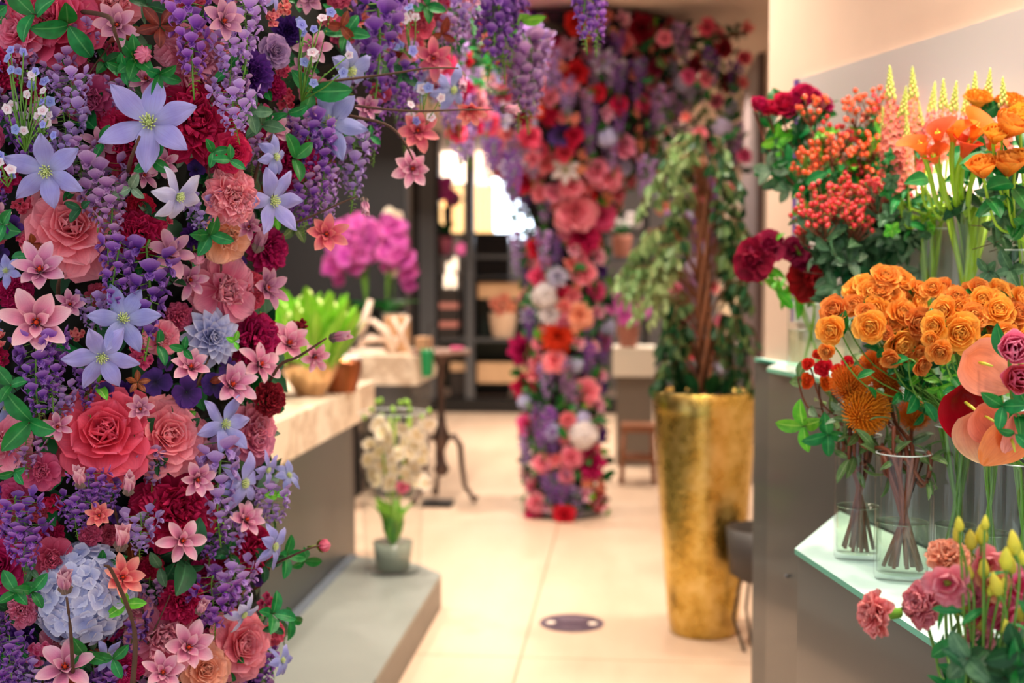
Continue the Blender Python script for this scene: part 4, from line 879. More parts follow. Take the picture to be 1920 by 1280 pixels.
FILL = [('ruffle', 'crimson', 62), ('ruffle', 'rosepink', 52), ('camellia', 'pink', 66), ('star', 'magnolia', 74), ('star', 'duskpink', 70), ('pea', 'violet', 84), ('pea', 'lilac', 84), ('pea', 'mauve', 80), ('wist', 'violet', 130), ('wist', 'lilac', 120), ('clematis', 'lavender', 84), ('side', 'lavender', 74), ('blossom', 'rosepink', 48), ('pansy', 'darkpurple', 46), ('rose', 'salmon', 70), ('rose', 'coral', 66), ('dahlia', 'darkpurple', 60), ('blossom', 'magcoral', 46)]
WT = [9, 8, 8, 9, 7, 7, 6, 4, 2, 2, 5, 4, 6, 4, 4, 4, 3, 4]
cnt = 0
for tries in range(6000):
    x = fr.uniform(-25, 900); y = fr.uniform(-20, 1290)
    if not near_ok(x, y): continue
    k, c, s = fr.choices(FILL, WT)[0]; s *= fr.uniform(.8, 1.15)
    yc = y + s * .45 if k in ('wist', 'pea') else y; r = s * (.55 if k in ('wist', 'pea') else .9)
    if any((yc - q[1]) ** 2 + (x - q[0]) ** 2 < ((r + q[2]) * .36) ** 2 for q in placed): continue
    placed.append((x, yc, r)); random.seed(tries)
    near_flower(k, c, x, y, s, fr.uniform(-.3, .3), fr.uniform(-.25, .3), where_label('small %s %s' % (CW_[c], KINDN[k].replace('_', ' ')), x, yc, NB), 'small filler blooms of the near flower column', push=fr.uniform(.02, .06)); cnt += 1
    if cnt > 250: break
print('near fill', cnt)
# ---- leaf sprigs
SPR = '''62 27 78 green 3 -.6 .3|broad glossy leaves over the large coral rose in the top left corner
129 50 74 green 3 .2 -.5|second pair of broad leaves over the large coral rose
255 108 64 green 6 0 .1|dark camellia leaves around the round pink bud near the top
232 130 52 green 4 -.4 -.3|camellia leaves left of and under the round pink bud
300 140 56 green 4 .4 -.5|camellia leaves right of and under the round pink bud
190 268 50 green 2 -.3 .1|single oval leaf pair left of the open lavender clematis stem
285 300 62 green 3 .1 -.2|rounded leaves directly below the open lavender clematis
245 352 50 grey 3 -.2 -.2|grey green leaves over the salmon garden rose
400 285 46 green 3 .2 .1|leaves right of the big crimson peony
432 300 44 green 3 .4 .3|leaves behind the round pink carnation
470 210 62 euc 4 .2 0|grey green leaves beside the soft lilac sweet pea
585 172 74 green 3 .3 -.1|broad leaf under the hanging arch clematis in profile
540 215 62 green 2 .1 -.7|long drooping leaf left of the arch edge clematis
555 296 70 green 3 .6 .2|wide leaf right of the curled lavender clematis
490 232 66 euc 3 -.2 .2|eucalyptus like leaves above the column edge clematis
695 255 34 green 3 .6 .1|fresh leaves on the twig in the opening
395 440 60 green 4 .2 -.2|dark glossy leaves above the green capped pink bud
375 470 50 green 2 .4 .1|glossy leaf over the green capped pink bud
150 390 44 dark 3 -.5 0|small dark leaves at the top of the salmon garden rose
5 420 54 green 3 -.4 0|leaves cut by the left edge beside the salmon garden rose
20 722 64 green 3 -.3 .3|leaves under the fat purple wisteria at the left edge
55 792 84 green 3 -.3 -.3|large leaf left of the huge coral rose
345 655 44 green 3 -.1 0|small leaves left of the pale blue dahlia
355 1048 92 dark 2 .6 .3|large round dark leaf under the dark hearted magnolia
30 1110 62 green 4 -.2 .2|leaves at the left edge beside the hydrangea
62 1108 60 green 3 .2 .2|leaves left of the pale blue hydrangea
158 1226 62 green 3 0 -.4|pointed leaves under the pale blue hydrangea
212 1236 66 green 3 0 -.3|pointed leaves left of the light pink bottom peony
236 1132 54 bright 3 .3 .1|fresh leaf on the right rim of the hydrangea
27 885 44 green 3 -.2 -.5|leaf between left edge pink bloom and sweet pea
520 928 50 bright 2 .9 0|rounded leaf before the counter front
540 1040 60 green 4 .8 .2|leaves on the twig with the round pink tip bud
572 1052 50 green 3 1 -.5|lower leaves on the twig with the round pink tip bud
515 1150 66 green 4 .8 .3|pointed leaves over the grey plinth
545 1160 52 green 3 1 -.4|outer pointed leaves over the grey plinth
498 1060 54 dark 3 .5 -.2|dull leaves above the bottom coral rose
555 425 56 olive 4 .8 -.2|toothed olive leaf right of the lavender blue clematis
120 1275 66 rust 3 0 .3|rust brown leaves at the bottom edge under the magnolia
650 60 60 green 4 .1 .3|leaves at the top of the arch
800 10 54 green 4 .3 .2|leaves on the arch behind the hot pink camellia
640 50 50 rust 3 .2 -.2|rust brown leaves on the arch
830 65 44 rust 3 .3 -.4|rust brown leaves right of the hot pink camellia
440 640 30 bright 3 .3 0|tiny leaf tips behind the pale blue dahlia
500 745 40 green 3 .6 .3|leaves on the column edge over the marble counter'''
for ln in SPR.split('\n'):
    a_, lb = ln.split('|'); x, y, s, mt_, n, tx, ty = a_.split(); x, y, s, tx, ty = map(float, (x, y, s, tx, ty)); d = near_depth(x, y) - .035
    p = P(x, y, d); v = (Vector((0, 0, EYE)) - p).normalized(); sprig(p, (v + HR * tx + Vector((0, 0, ty))).normalized(), S(s * (1.0 if s > 70 else .8), d), mt_, int(n), lb)
SN = [(q[0], q[1], q[2]) for q in NB]
for i in range(95):
    for _ in range(40):
        x = fr.uniform(-10, 820); y = fr.uniform(0, 1280)
        if near_ok(x, y): break
    d = near_depth(x, y) + fr.uniform(0, .04); mt_ = fr.choices(['green', 'dark', 'grey', 'bright', 'rust', 'euc'], [6, 5, 2, 2, 1, 3])[0]; s = fr.uniform(28, 46)
    p = P(x, y, d); v = (Vector((0, 0, EYE)) - p).normalized(); random.seed(i)
    cn = {'green': 'green', 'dark': 'dark green', 'grey': 'grey green', 'bright': 'bright green', 'rust': 'rust brown', 'euc': 'dull green'}[mt_]
    sprig(p, (v + HR * fr.uniform(-.8, .8) + Vector((0, 0, fr.uniform(-.8, .8)))).normalized(), S(s, d), mt_, fr.randrange(2, 5), where_label('small %s leaf sprig' % cn, x, y, SN), 'small leaf sprigs of the near flower column')
# ---- twigs
def twig(pts, r, label, mat=M_TWIG):
    pp = [P(*q) for q in pts]; o = pp[0].copy(); a = MB(); sm = []
    for i in range(len(pp) - 1):
        for k in range(4):
            u = k / 4; p0 = pp[max(0, i - 1)]; p3 = pp[min(len(pp) - 1, i + 2)]; p1, p2 = pp[i], pp[i + 1]
            sm.append(.5 * ((2 * p1) + (p2 - p0) * u + (2 * p0 - 5 * p1 + 4 * p2 - p3) * u * u + (3 * p1 - p0 - 3 * p2 + p3) * u ** 3))
    sm.append(pp[-1]); sm = [q - o for q in sm]; a.tube(sm, [r * (1 - .6 * i / len(sm)) for i in range(len(sm))], 6); ob = obj('twig', a, mat, None, True); ob.location = o; return tag(ob, label, 'twig')
twig([(130, 20, 2.2), (200, 30, 2.06), (215, 60, 2.05), (228, 100, 2.12)], .005, 'dark twig under the cut off light pink peony near the top')
twig([(640, 215, 2.45), (720, 232, 2.42), (755, 262, 2.4), (775, 300, 2.4)], .004, 'brown twig carrying the magnolia pair in the opening')
twig([(640, 195, 2.5), (760, 208, 2.5), (860, 206, 2.5), (925, 206, 2.5)], .003, 'long thin twig reaching right from the arch to a pointed bud')
twig([(560, 160, 2.4), (720, 140, 2.42), (800, 128, 2.42), (860, 128, 2.45)], .003, 'thin twig under the coral pink arch magnolia')
twig([(500, 425, 2.4), (560, 415, 2.35), (640, 380, 2.33), (672, 368, 2.33)], .0028, 'fine twig ending in the pink bud in the opening')
twig([(480, 770, 2.5), (520, 690, 2.35), (560, 668, 2.3), (612, 634, 2.28)], .004, 'brown twig carrying magnolias before the gold bowl')
twig([(490, 1070, 2.5), (540, 1045, 2.35), (575, 1030, 2.3), (600, 1022, 2.3)], .003, 'leafy brown twig with a round pink bud before the counter')
twig([(248, 1290, 2.1), (252, 1180, 2.1), (212, 1075, 2.05), (196, 1060, 2.03)], .005, 'reddish twig rising from the light pink peony to the hydrangea')
twig([(138, 1290, 2.13), (133, 1190, 2.04), (125, 1120, 2.02)], .004, 'straight twig under the magnolia bud in front of the hydrangea')
twig([(240, 320, 2.15), (248, 290, 2.08), (262, 255, 2.08)], .0045, 'short brown stem under the open lavender clematis')
for i in range(34):
    x = fr.uniform(0, 480); y = fr.uniform(80, 1280); d = near_depth(x, y) + .03; a_ = fr.uniform(-.6, .6); l_ = fr.uniform(60, 160)
    twig([(x, y, d + .05), (x + l_ * .5 * math.sin(a_) + fr.uniform(-14, 14), y - l_ * .5, d - .02), (x + l_ * math.sin(a_), y - l_ * math.cos(a_), d + .03)], fr.uniform(.002, .0045), where_label('thin brown twig', x, y, SN))
# ---- forget-me-not sprays
def b_fmn():
    b = MB()
    for k in range(5): b.petal(.9, .85, R(15), R(20), .1, k * 2 * PI / 5, k=1.7, q=.45, nu=3, nv=2)
    b.ball((0, 0, .1), .16, 6, 4); return b
def fmn(px, py, hgt, n, label, col, wd=50, tilt=0, dd=0):
    d = near_depth(px, py) - .05 + dd; base = P(px, py + hgt, d); t = thing('forget_me_not', label, 'forget-me-not', loc=base); st = MB(); fl = MB()
    for i in range(n):
        ex = U(-wd, wd) * .5 + tilt * U(.5, 1); ey = U(.15, 1) * hgt; e_ = P(px + ex, py + hgt - ey, d - U(0, .03)) - base; m1 = e_ * .5 + HR * S(U(-8, 8), d)
        st.tube([(0, 0, 0), m1, e_], .0013, 4); M = orient(e_, (HV * -1 + HR * U(-.7, .7) + Vector((0, 0, U(-.5, .7)))), U(0, 6), S(U(9, 13), d)); o_ = U(0, 6)
        fc = col if i % 3 else ('tinywhite' if col == 'tinyblue' else 'tinyblue'); link('floret', part_mesh(('fmn',), b_fmn, PM(fc), 'floret'), t, M=M)
        for k in range(2): b0 = e_ * U(.5, .9) + HR * S(U(-8, 8), d); st.ball(b0, S(2.2, d), 6, 4)
    obj('stems', st, M_STEM, t, True); return t
fmn(48, 85, 200, 16, 'airy spray of light blue forget-me-nots in the upper left', 'tinyblue', 70); fmn(72, 130, 150, 12, 'white and pink forget-me-nots beside the lilac sweet peas', 'tinywhite', 60)
fmn(15, 290, 60, 5, 'few blue forget-me-nots at the left edge above the salmon rose', 'tinyblue', 40); fmn(565, 20, 170, 12, 'thin forget-me-not spray on the arch above the hanging clematis', 'tinyblue', 130, 40); fmn(790, 150, 90, 8, 'tiny pale flowers dangling at the arch edge in the opening', 'tinywhite', 60, 10)
fmn(770, 10, 100, 7, 'tiny pale blue flowers beside the hot pink camellia', 'tinyblue', 60)
# ================================================================== ARCH CANOPY AND FAR COLUMN
FC = onz(1062, 975, 0) + HV * .22; FC.z = 0; FD = FC.dot(HV); FLAT = FC.dot(HR)
def fr_rad(z): return .205 if z < 1.75 else .205 + min(1, (z - 1.75) / .75) ** 1.1 * .40
def fcx(z): return 0 if z < 1.6 else (z - 1.6) * .05
t = thing('flower_column_core', 'moss core in shade colour inside the far flower column in the middle of the aisle', 'column', loc=FC)
a = MB(); a.lathe([(0, 0), (.19, 0), (.2, .03)] + [(fr_rad(z) - .02, z) for z in np.linspace(.05, 2.98, 22)], 24)
a.v = [np.stack([v[:, 0] + np.array([fcx(z) * HR.x for z in v[:, 2]]), v[:, 1] + np.array([fcx(z) * HR.y for z in v[:, 2]]), v[:, 2]], 1) for v in a.v]; obj('trunk', a, plain('far core shade colour', '241c24', .95, nz=.5, ns=12), t, True)  # dark colour gives the shade behind the far blooms
a = MB(); a.lathe([(0, 0), (.22, 0), (.22, .05), (.205, .06), (.2, .05)], 28); obj('base_ring', a, M_STEEL, t, True)
def onfar(px, py, dd=0):
    z = P(px, py, FD).z; r = fr_rad(z); x = (px - 960) / F * FD - FLAT - fcx(z); r += .035; x = max(-r, min(r, x)); d = FD - math.sqrt(max(0, r * r - x * x)) - dd
    return P(px, py, d), d
FAR = '''ruffle crimson 1108 870 64|crimson peony|low on the far column
ruffle salmon 1062 890 34|small coral bloom|beside the low crimson peony
ruffle salmon 1006 944 42|coral pink carnation|at the foot of the far column
rose red 1058 968 44|red rose|touching the floor at the foot of the far column
rose crimson 1000 975 34|crimson rose|beside the carnation at the column foot
hydra white 1093 815 56|white hydrangea|low on the far column
rose salmon 1018 868 42|salmon rose|low left on the far column
rose coral 990 798 50|coral rose|low on the left rim of the far column
wist violet 1022 770 90|purple wisteria|low middle of the far column
camellia pink 1100 735 54|pink bloom|right side of the far column below mid height
ruffle crimson 984 726 52|crimson carnation|left rim of the far column
rose salmon 1040 676 50|salmon rose|under two crimson peonies on the far column
ruffle crimson 982 656 62|crimson peony|left rim of the far column at counter height
ruffle red 1046 632 62|bright red peony|middle of the far column at counter height
rose peach 1086 590 54|orange pink rose|right of the white flowers on the far column
hydra white 1022 555 52|white hydrangea|centre of the far column
dahlia white 1032 590 48|white daisy|just below the centre hydrangea of the far column
camellia salmon 1094 512 48|salmon bloom|above the orange pink rose
rose coral 1010 520 42|coral rose|left of the centre hydrangea
dahlia whitelilac 1045 520 46|lilac white daisy|above the centre hydrangea
rose red 1004 466 40|tall red rose|left rim of the far column
ruffle crimson 1095 442 68|crimson peony|under the big salmon roses
rose salmon 1078 398 86|big salmon rose|waist of the far column
rose coral 1128 405 58|coral rose|right of the big salmon rose
wist lilac 975 440 90|pink lilac wisteria|left rim of the far column
wist lilac 1022 440 80|lilac wisteria|above the centre hydrangea group
rose red 985 342 48|red rose|left of the canopy base
rose red 939 318 36|small red rose|leftmost bloom of the canopy
rose coral 1010 280 38|coral rose|middle of the canopy
rose red 1075 258 44|red rose|centre of the canopy
rose red 1000 205 44|red rose|upper left of the canopy
ruffle red 1080 135 48|red bloom|upper middle of the canopy
rose red 1080 42 48|tall red rose|top of the canopy
ruffle darkred 1202 52 60|dark red peony|top of the canopy
ruffle darkred 1232 68 48|second dark red peony|top right of the canopy
rose salmon 1140 330 62|salmon rose|right of the canopy base
camellia salmon 1168 272 52|coral pink bloom|right of the canopy centre
camellia salmon 1118 318 46|pink coral bloom|low right canopy
rose red 893 156 44|red rose|left end of the canopy
clematis whitelilac 985 290 52|pale lilac clematis|left of the canopy centre
clematis white 1060 318 56|white clematis|low centre of the canopy
clematis paleblue 1130 115 52|pale blue clematis|upper centre of the canopy
camellia magcoral 1058 575 30|pink bloom|centre of the far column
rose salmon 1070 350 50|salmon rose|under the white canopy clematis
pansy darkpurple 1050 255 50|purple pansy|centre of the canopy
camellia pink 1040 360 40|light pink bloom|above the big salmon rose'''
NBF = []; placedF = []
for ln in FAR.split('\n'):
    a_, sh, wh = ln.split('|'); k, c, x, y, s = a_.split(); x, y, s = map(float, (x, y, s)); p, d = onfar(x, y, .03)
    p.z = max(p.z, S(s, d) * .3); flower(k, c, p, S(s, d) * 1.08, (-HV + HR * U(-.3, .3) + Vector((0, 0, U(-.1, .4)))), sh + ' ' + wh, None, hi=False)
    NBF.append((x, y, sh + (' of the far column' if y > 380 else ' of the canopy'))); placedF.append((x, y, s))
    USED[sh + ' ' + wh] = 1
FF = [('ruffle', 'crimson', 44), ('rose', 'coral', 44), ('rose', 'salmon', 44), ('camellia', 'pink', 38), ('ruffle', 'salmon', 36), ('wist', 'violet', 70), ('wist', 'lilac', 80), ('wist', 'mauve', 70), ('hydra', 'paleblue', 40), ('star', 'magnolia', 42), ('clematis', 'whitelilac', 44), ('pansy', 'darkpurple', 34), ('rose', 'red', 40), ('blossom', 'peach', 34), ('star', 'magcoral', 38)]
WF = [5, 6, 7, 5, 5, 10, 12, 6, 5, 6, 5, 3, 4, 5, 5]
def far_place(x, y, scale, sep, canopy):
    k, c, s = fr.choices(FF, WF)[0]; s *= fr.uniform(.8, 1.15) * scale; r = s * (.6 if k == 'wist' else 1)
    if any((y - q[1]) ** 2 + (x - q[0]) ** 2 < ((r + q[2]) * sep) ** 2 for q in placedF): return 0
    placedF.append((x, y, r)); p, d = onfar(x, y, fr.uniform(-.02, .03)); random.seed(int(x * 7 + y)); ang = (x - 960) / F * FD - FLAT - fcx(p.z); 
    if k == 'wist': p.z += S(s, d) * .5
    if p.z < S(s, d) * .55 + .02 and k != 'wist': p.z = S(s, d) * .5 + .02
    if p.z > 2.95: return 0
    flower(k, c, p, S(s, d), (-HV + HR * ang * 3 + Vector((0, 0, fr.uniform(-.3, .3)))), where_label('small %s %s' % (CW_[c], KINDN[k].replace('_', ' ')), x, y, NBF), 'small blooms of the flower canopy' if canopy else 'small blooms of the far flower column', hi=False); return 1
cnt = 0
for tries in range(3500):
    y = fr.uniform(360, 968); z = P(1062, y, FD).z; rr = (fr_rad(z) + .04) * F / FD; x = (FLAT + fcx(z)) / FD * F + 960 + fr.uniform(-rr, rr); cnt += far_place(x, y, 1, .30, 0)
    if cnt > 170: break
c2 = 0
for tries in range(5000):
    y = fr.uniform(28, 400); z = P(1062, y, FD).z; rr = (fr_rad(z) + .05) * F / FD; x = (FLAT + fcx(z)) / FD * F + 960 + fr.uniform(-rr, rr); c2 += far_place(x, y, 1.05, .30, 1)
    if c2 > 230: break
print('far fill', cnt, c2)
pts = []
for i in range(1500):
    an = U(0, 2 * PI); z = U(.05, 2.92); dv = HR * math.cos(an) + HV * math.sin(an); pts.append((FC + HR * fcx(z) + dv * (fr_rad(z) + U(-.01, .06)) + Vector((0, 0, z)), (dv + Vector((U(-1, 1), U(-1, 1), U(-1, 1)))).normalized()))
backing('backing_foliage', 'green leaves packed between the blooms of the far column and canopy', pts, .085, [LM('green'), LM('dark'), LM('bright')])
for i in range(70):
    x = fr.uniform(885, 1010); y = fr.uniform(30, 330) - (x < 940) * 60; 
    if y < 25: continue
    k, c, s = fr.choices(FF, WF)[0]; d = fr.uniform(6.5, 7.1); random.seed(i * 5); p = P(x, y, d)
    if p.z < 2.93: flower(k, c, p, S(s, d) * fr.uniform(.9, 1.15), -HV + HR * fr.uniform(-.6, .4) + Vector((0, 0, fr.uniform(-.3, .3))), where_label('blurred %s %s' % (CW_[c], KINDN[k].replace('_', ' ')), x, y, [(895, 156, 'red rose at the left end of the canopy'), (939, 318, 'small red canopy rose'), (1000, 205, 'upper left canopy rose'), (945, 60, 'hanging violet wisteria'), (985, 160, 'hanging mauve wisteria'), (990, 290, 'pale lilac canopy clematis')]), 'blurred blooms at the left of the canopy', hi=False)
# sparser right wing of the canopy, behind the ficus, reaching towards the wall
wing = [P(1200, 60, 7.5), P(1290, 75, 7.2), P(1360, 70, 7.0), P(1400, 60, 6.8)]
a = MB(); a.tube(wing, [.03, .02, .015, .01], 6); o = obj('canopy_branch', a, M_TWIG, None, True); tag(o, 'dark branch reaching right from the canopy under the ceiling', 'branch')
WCOL = [('wist', 'violet', 90), ('wist', 'mauve', 90), ('clematis', 'paleblue', 44), ('camellia', 'salmon', 34), ('rose', 'peach', 36), ('ruffle', 'wine', 40), ('ruffle', 'rosepink', 34), ('wist', 'lilac', 100), ('star', 'magcoral', 36), ('hydra', 'whitelilac', 40)]
for i in range(95):
    x = fr.uniform(1215, 1405); y = fr.uniform(45, 500) if fr.random() < .8 else fr.uniform(480, 700)
    if y > 330 and x > 1370: continue
    if x < 1250 and y > 400: continue
    k, c, s = fr.choice(WCOL); d = fr.uniform(6.9, 7.8); random.seed(i * 3)
    flower(k, c, P(x, y, d), S(s, d) * fr.uniform(.8, 1.1), -HV + HR * fr.uniform(-.5, .5), where_label('small blurred %s %s' % (CW_[c], KINDN[k].replace('_', ' ')), x, y, [(1290, 100, 'canopy branch right end'), (1270, 240, 'ficus top'), (1340, 300, 'ficus crown right side'), (1300, 420, 'ficus trunk'), (1390, 180, 'mauve grey door frame'), (1290, 640, 'lower ficus trunk'), (1240, 330, 'ficus crown left side')]), 'hanging blooms behind the ficus', hi=False)
for i, (x, y, c) in enumerate(((1278, 590, 'red'), (1286, 625, 'red'), (1270, 650, 'salmon'), (1292, 660, 'coral'), (1280, 700, 'rosepink'))): flower('rose', c, P(x, y, 7.2), .11, -HV, ('topmost', 'second', 'third', 'fourth', 'lowest')[i] + ' of the red and pink roses seen behind the ficus trunk', 'roses behind the ficus trunk', hi=False)
random.seed(5); pts = []
for i in range(380):
    x = U(1210, 1390); y = U(50, 330); d = U(7.0, 7.8); pts.append((P(x, y, d), Vector((U(-1, 1), U(-1, 1), U(-1, 1))).normalized()))
backing('hanging_foliage', 'thin green leaves hanging under the canopy right of the far column', pts, .08, [LM('dark'), LM('green'), LM('olive')])
# arch between: middle distance blooms from the near arm back to the canopy
AR = [(640, 760, -10, 120, 2.75, 3.2, 34), (740, 880, -10, 170, 3.0, 4.2, 52), (850, 960, 10, 250, 4.2, 6.6, 46)]
NBA = [(660, 60, 'arch arm near its left end'), (760, 30, 'hot pink arch camellia'), (760, 120, 'coral pink arch magnolia'), (850, 40, 'rust leaves of the arch'), (850, 150, 'blurred arch clematis'), (930, 60, 'purple wisteria hanging from the ceiling'), (930, 150, 'lilac wisteria hanging in mid arch'), (900, 220, 'long arch twig tip'), (700, 160, 'arch clematis in profile')]
AK = [('rose', 'coral', .11), ('camellia', 'rosepink', .10), ('wist', 'violet', .2), ('wist', 'lilac', .24), ('clematis', 'lavender', .14), ('star', 'magcoral', .13), ('ruffle', 'crimson', .10), ('blossom', 'magcoral', .09), ('star', 'magnolia', .12), ('rose', 'salmon', .1), ('clematis', 'whitelilac', .13)]
for (x0, x1, y0, y1, d0, d1, n) in AR:
    for i in range(n):
        x = fr.uniform(x0, x1); f = (x - x0) / (x1 - x0); y = y0 + (y1 - y0) * fr.random() ** 1.2; d = d0 + (d1 - d0) * f + fr.uniform(-.15, .25); k, c, s = fr.choice(AK); random.seed(i + int(x))
        p = P(x, y, d)
        if p.z > 2.93: continue
        flower(k, c, p, s * fr.uniform(.8, 1.1), -HV + HR * fr.uniform(-.6, .6) + Vector((0, 0, fr.uniform(-.5, .3))), where_label('small blurred %s %s' % (CW_[c], KINDN[k].replace('_', ' ')), x, y, NBA), 'blurred blooms of the arch', hi=d < 3.2)
pts = []
for (x0, x1, y0, y1, d0, d1, n) in AR:
    for i in range(n * 6): f = U(0, 1); x = x0 + (x1 - x0) * f; p = P(x, U(y0, y0 + (y1 - y0) * .7), d0 + (d1 - d0) * f + .1); pts.append((p, Vector((U(-1, 1), U(-1, 1), U(-1, 1))).normalized())) if p.z < 2.95 else 0
backing('arch_foliage', 'green and rust leaves between the blurred blooms of the arch', pts, .08, [LM('green'), LM('dark'), LM('rust')])
# wisterias hanging in the middle of the view
for k, (x, y, L_, c, d, lb) in enumerate(((935, -40, 190, 'violet', 3.0, 'deep violet wisteria hanging left of the leaf at top centre'), (955, -50, 170, 'violet', 3.1, 'violet wisteria hanging beside the leaf at top centre'), (985, 72, 175, 'mauve', 3.2, 'mauve wisteria hanging in front of the far column top'), (1000, 60, 150, 'lilac', 3.6, 'pale lilac wisteria behind the mauve one'), (1108, -40, 140, 'violet', 2.9, 'violet wisteria tip hanging at the top edge right of centre'))):
    for j in range(2):
        o = flower('wist', c, P(x + j * 12 - 6, y + j * 6, d + j * .03), S(L_, d), label=lb, group='hanging wisterias at top centre' if j else None)
        if j: o['label'] = lb.replace('wisteria', 'wisteria strand behind', 1) if len(lb.split()) < 15 else lb
p = P(978, 40, 3.05); sprig(p, (-HV * .6 + HR * .7 + Vector((0, 0, -.9))), S(60, 3.05), 'bright', 3, 'bright green leaves at top centre beside the violet wisteria', stemlen=.4)
# ================================================================== RIGHT: FLOWER DISPLAY
UZ, LZ = 1.224, .90
ud = HR * math.sin(R(10)) - HV * math.cos(R(10))
U0 = onz(1438, 689, UZ); U0b = onz(1478, 670, UZ); U1 = U0 + ud * 2.2
def wall_at(p, gap=.012):   # point of the display wall straight to the right of p, given as d
    d = p.dot(HV); t_ = (WA.dot(HV) - d) / -wdir.dot(HV); q = WA + wdir * t_; return q + wn * gap
w1 = wall_at(U1); w0 = wall_at(U0b)
L0 = onz(1490, 1028, LZ); L1 = onz(1802, 1235, LZ); ld = (L1 - L0).normalized(); L2 = L0 + ld * 2.0; L0b = onz(1551, 959, LZ)
def proj(p, off): return U0 + ud * ((p - U0).dot(ud)) - Vector((-ud.y, ud.x, 0)) * 0 + off
un = Vector((-ud.y, ud.x, 0)); un = un if un.dot(HR) < 0 else -un      # towards the aisle
def frosted():
    m, nt, b = newmat('lit frosted glass'); b.inputs['Base Color'].default_value = lin('cfe8dc'); b.inputs['Roughness'].default_value = .12
    n = noise(nt, 1.5, 2); nt.links.new(ramp(nt, [(.3, 'b8dccc'), (.7, 'e8f4e4')], n), b.inputs['Emission Color']); b.inputs['Emission Strength'].default_value = .38; return m
M_FROST = frosted(); M_GEDGE = plain('green glass edge', '6cc0a4', .2); M_LACQ = plain('grey lacquer cabinet', '474b4c', .32, coat=.35, nz=.05, ns=1)
def tier(name, label, top, z, body, th=.012):
    o0 = Vector((top[0].x, top[0].y, 0)); t = thing(name, label, 'display cabinet', loc=o0)
    a = MB(); a.prism([(p.x - o0.x, p.y - o0.y) for p in body], 0, z - th - .001); obj('carcass', a, M_LACQ, t)
    a = MB(); a.prism([(p.x - o0.x, p.y - o0.y) for p in top], z - th, z); o = obj('lit_glass_top', a, [M_FROST, M_GEDGE], t); me = o.data; n_ = len(top)
    for i, p_ in enumerate(me.polygons): p_.material_index = 0 if i == 1 else 1
    return t
upb = [U0, U1, w1, w0, U0b]
tier('display_cabinet', 'tall grey lacquer cabinet with lit glass top, upper tier of the flower display', upb, UZ, [U0 - un * .006, U1 - un * .006, w1, w0, U0b - ud * .0 - un * .006])
lA = U0 + ud * ((L0b - U0).dot(ud)) + un * .002; lB = U0 + ud * ((L2 - U0).dot(ud)) + un * .002
tier('display_cabinet', 'lower grey lacquer cabinet with lit glass top jutting out before the upper tier', [L0, L2, lB, lA], LZ, [L0 - un * .006 + ud * .004, L2 - un * .006, lB, lA])
sc = onz(1474, 1080, 0); pS = onplane(1474, 1080, U0 + un * 0, un); a = MB(); a.ball((0, 0, 0), .006, 8, 5); o = obj('screw_cap', a, M_STEEL, None, True); o.location = pS + un * .0; tag(o, 'tiny round screw cap on the grey cabinet side near the lower lit glass corner', 'screw cap')
lbp = [wall_at(P(1600, 200, 3.3), .035), wall_at(P(1900, 200, 2.75), .035)]; t = thing('added_light_bar', 'added slim light bar hidden behind the snapdragons, brightening the pale wall panel', 'lamp', loc=(lbp[0].x, lbp[0].y, 1.66))
lv = lbp[1] - lbp[0]; lv.z = 0; a = MB(); a.tube([Vector((0, 0, 0)), lv], .012, 8); obj('housing', a, M_STEEL, t, True)
a = MB(); a.tube([Vector((0, 0, .012)), lv + Vector((0, 0, .012))], .008, 8); obj('tube', a, plain('cool tube', (1, .95, .88, 1), .5, emit=3), t, True)
mid = lbp[0] + lv / 2 + wn * .03; ao = area('added_bar_light', (mid.x, mid.y, 1.69), lv.length, 2.2, (1, .94, .86), (0, 0, 0), 'RECTANGLE', .03); ao.rotation_euler = Vector((wn.x * .25, wn.y * .25, -1)).to_track_quat('Z', 'X').to_euler(); ao.rotation_euler = (Matrix((lv.normalized(), Vector((0, 0, 1)).cross(lv.normalized()) * -1, (0, 0, -1))).transposed()).to_euler()  # added lamp, unseen behind the flowers, gives the panel its glow
VAS = {}
def rvase(key, cx, by, z, wpx, ty, label, wl, dd=0):
    c = onz(cx, by, z) ; d = c.dot(HV); r = S(wpx, d) / 2; c = c + HV * (r + dd); c.z = z + .001; h = P(cx, ty, c.dot(HV)).z - z
    vase(c, r, h, label, wl=wl, thick=.0035); VAS[key] = (c, r, h); return c
rvase('v2', 1619, 1057, LZ, 88, 816, 'glass cylinder vase with brown stems nearest the left corner of the lower lit shelf', .42)
rvase('v1', 1707, 1098, LZ, 106, 850, 'glass cylinder vase with red brown stems, in front on the lower lit shelf', .45)
rvase('v3', 1805, 1095, LZ, 86, 800, 'glass cylinder vase behind the red brown stems one, holding orange roses', .35)
rvase('v4', 1868, 1130, LZ, 98, 782, 'glass cylinder vase between the orange rose vase and the anthuriums', .35)
rvase('v5', 1937, 1182, LZ, 114, 868, 'glass cylinder vase cut by the right edge on the lower lit shelf', .4)
rvase('u1', 1527, 700, UZ, 84, 570, 'short glass vase with dark red peonies at the left corner of the upper shelf', .6)
rvase('u2', 1640, 712, UZ, 92, 500, 'glass vase hidden behind berries on the upper lit shelf', .5)
rvase('u3', 1828, 745, UZ, 116, 382, 'tall glass vase of lime calla stems on the upper lit shelf', .3)
rvase('u4', 1935, 768, UZ, 100, 470, 'tall glass vase behind the right edge of the upper lit shelf', .3)
rvase('u5', 1752, 730, UZ, 80, 430, 'tall glass vase left of the lime calla stems on the upper shelf', .4)
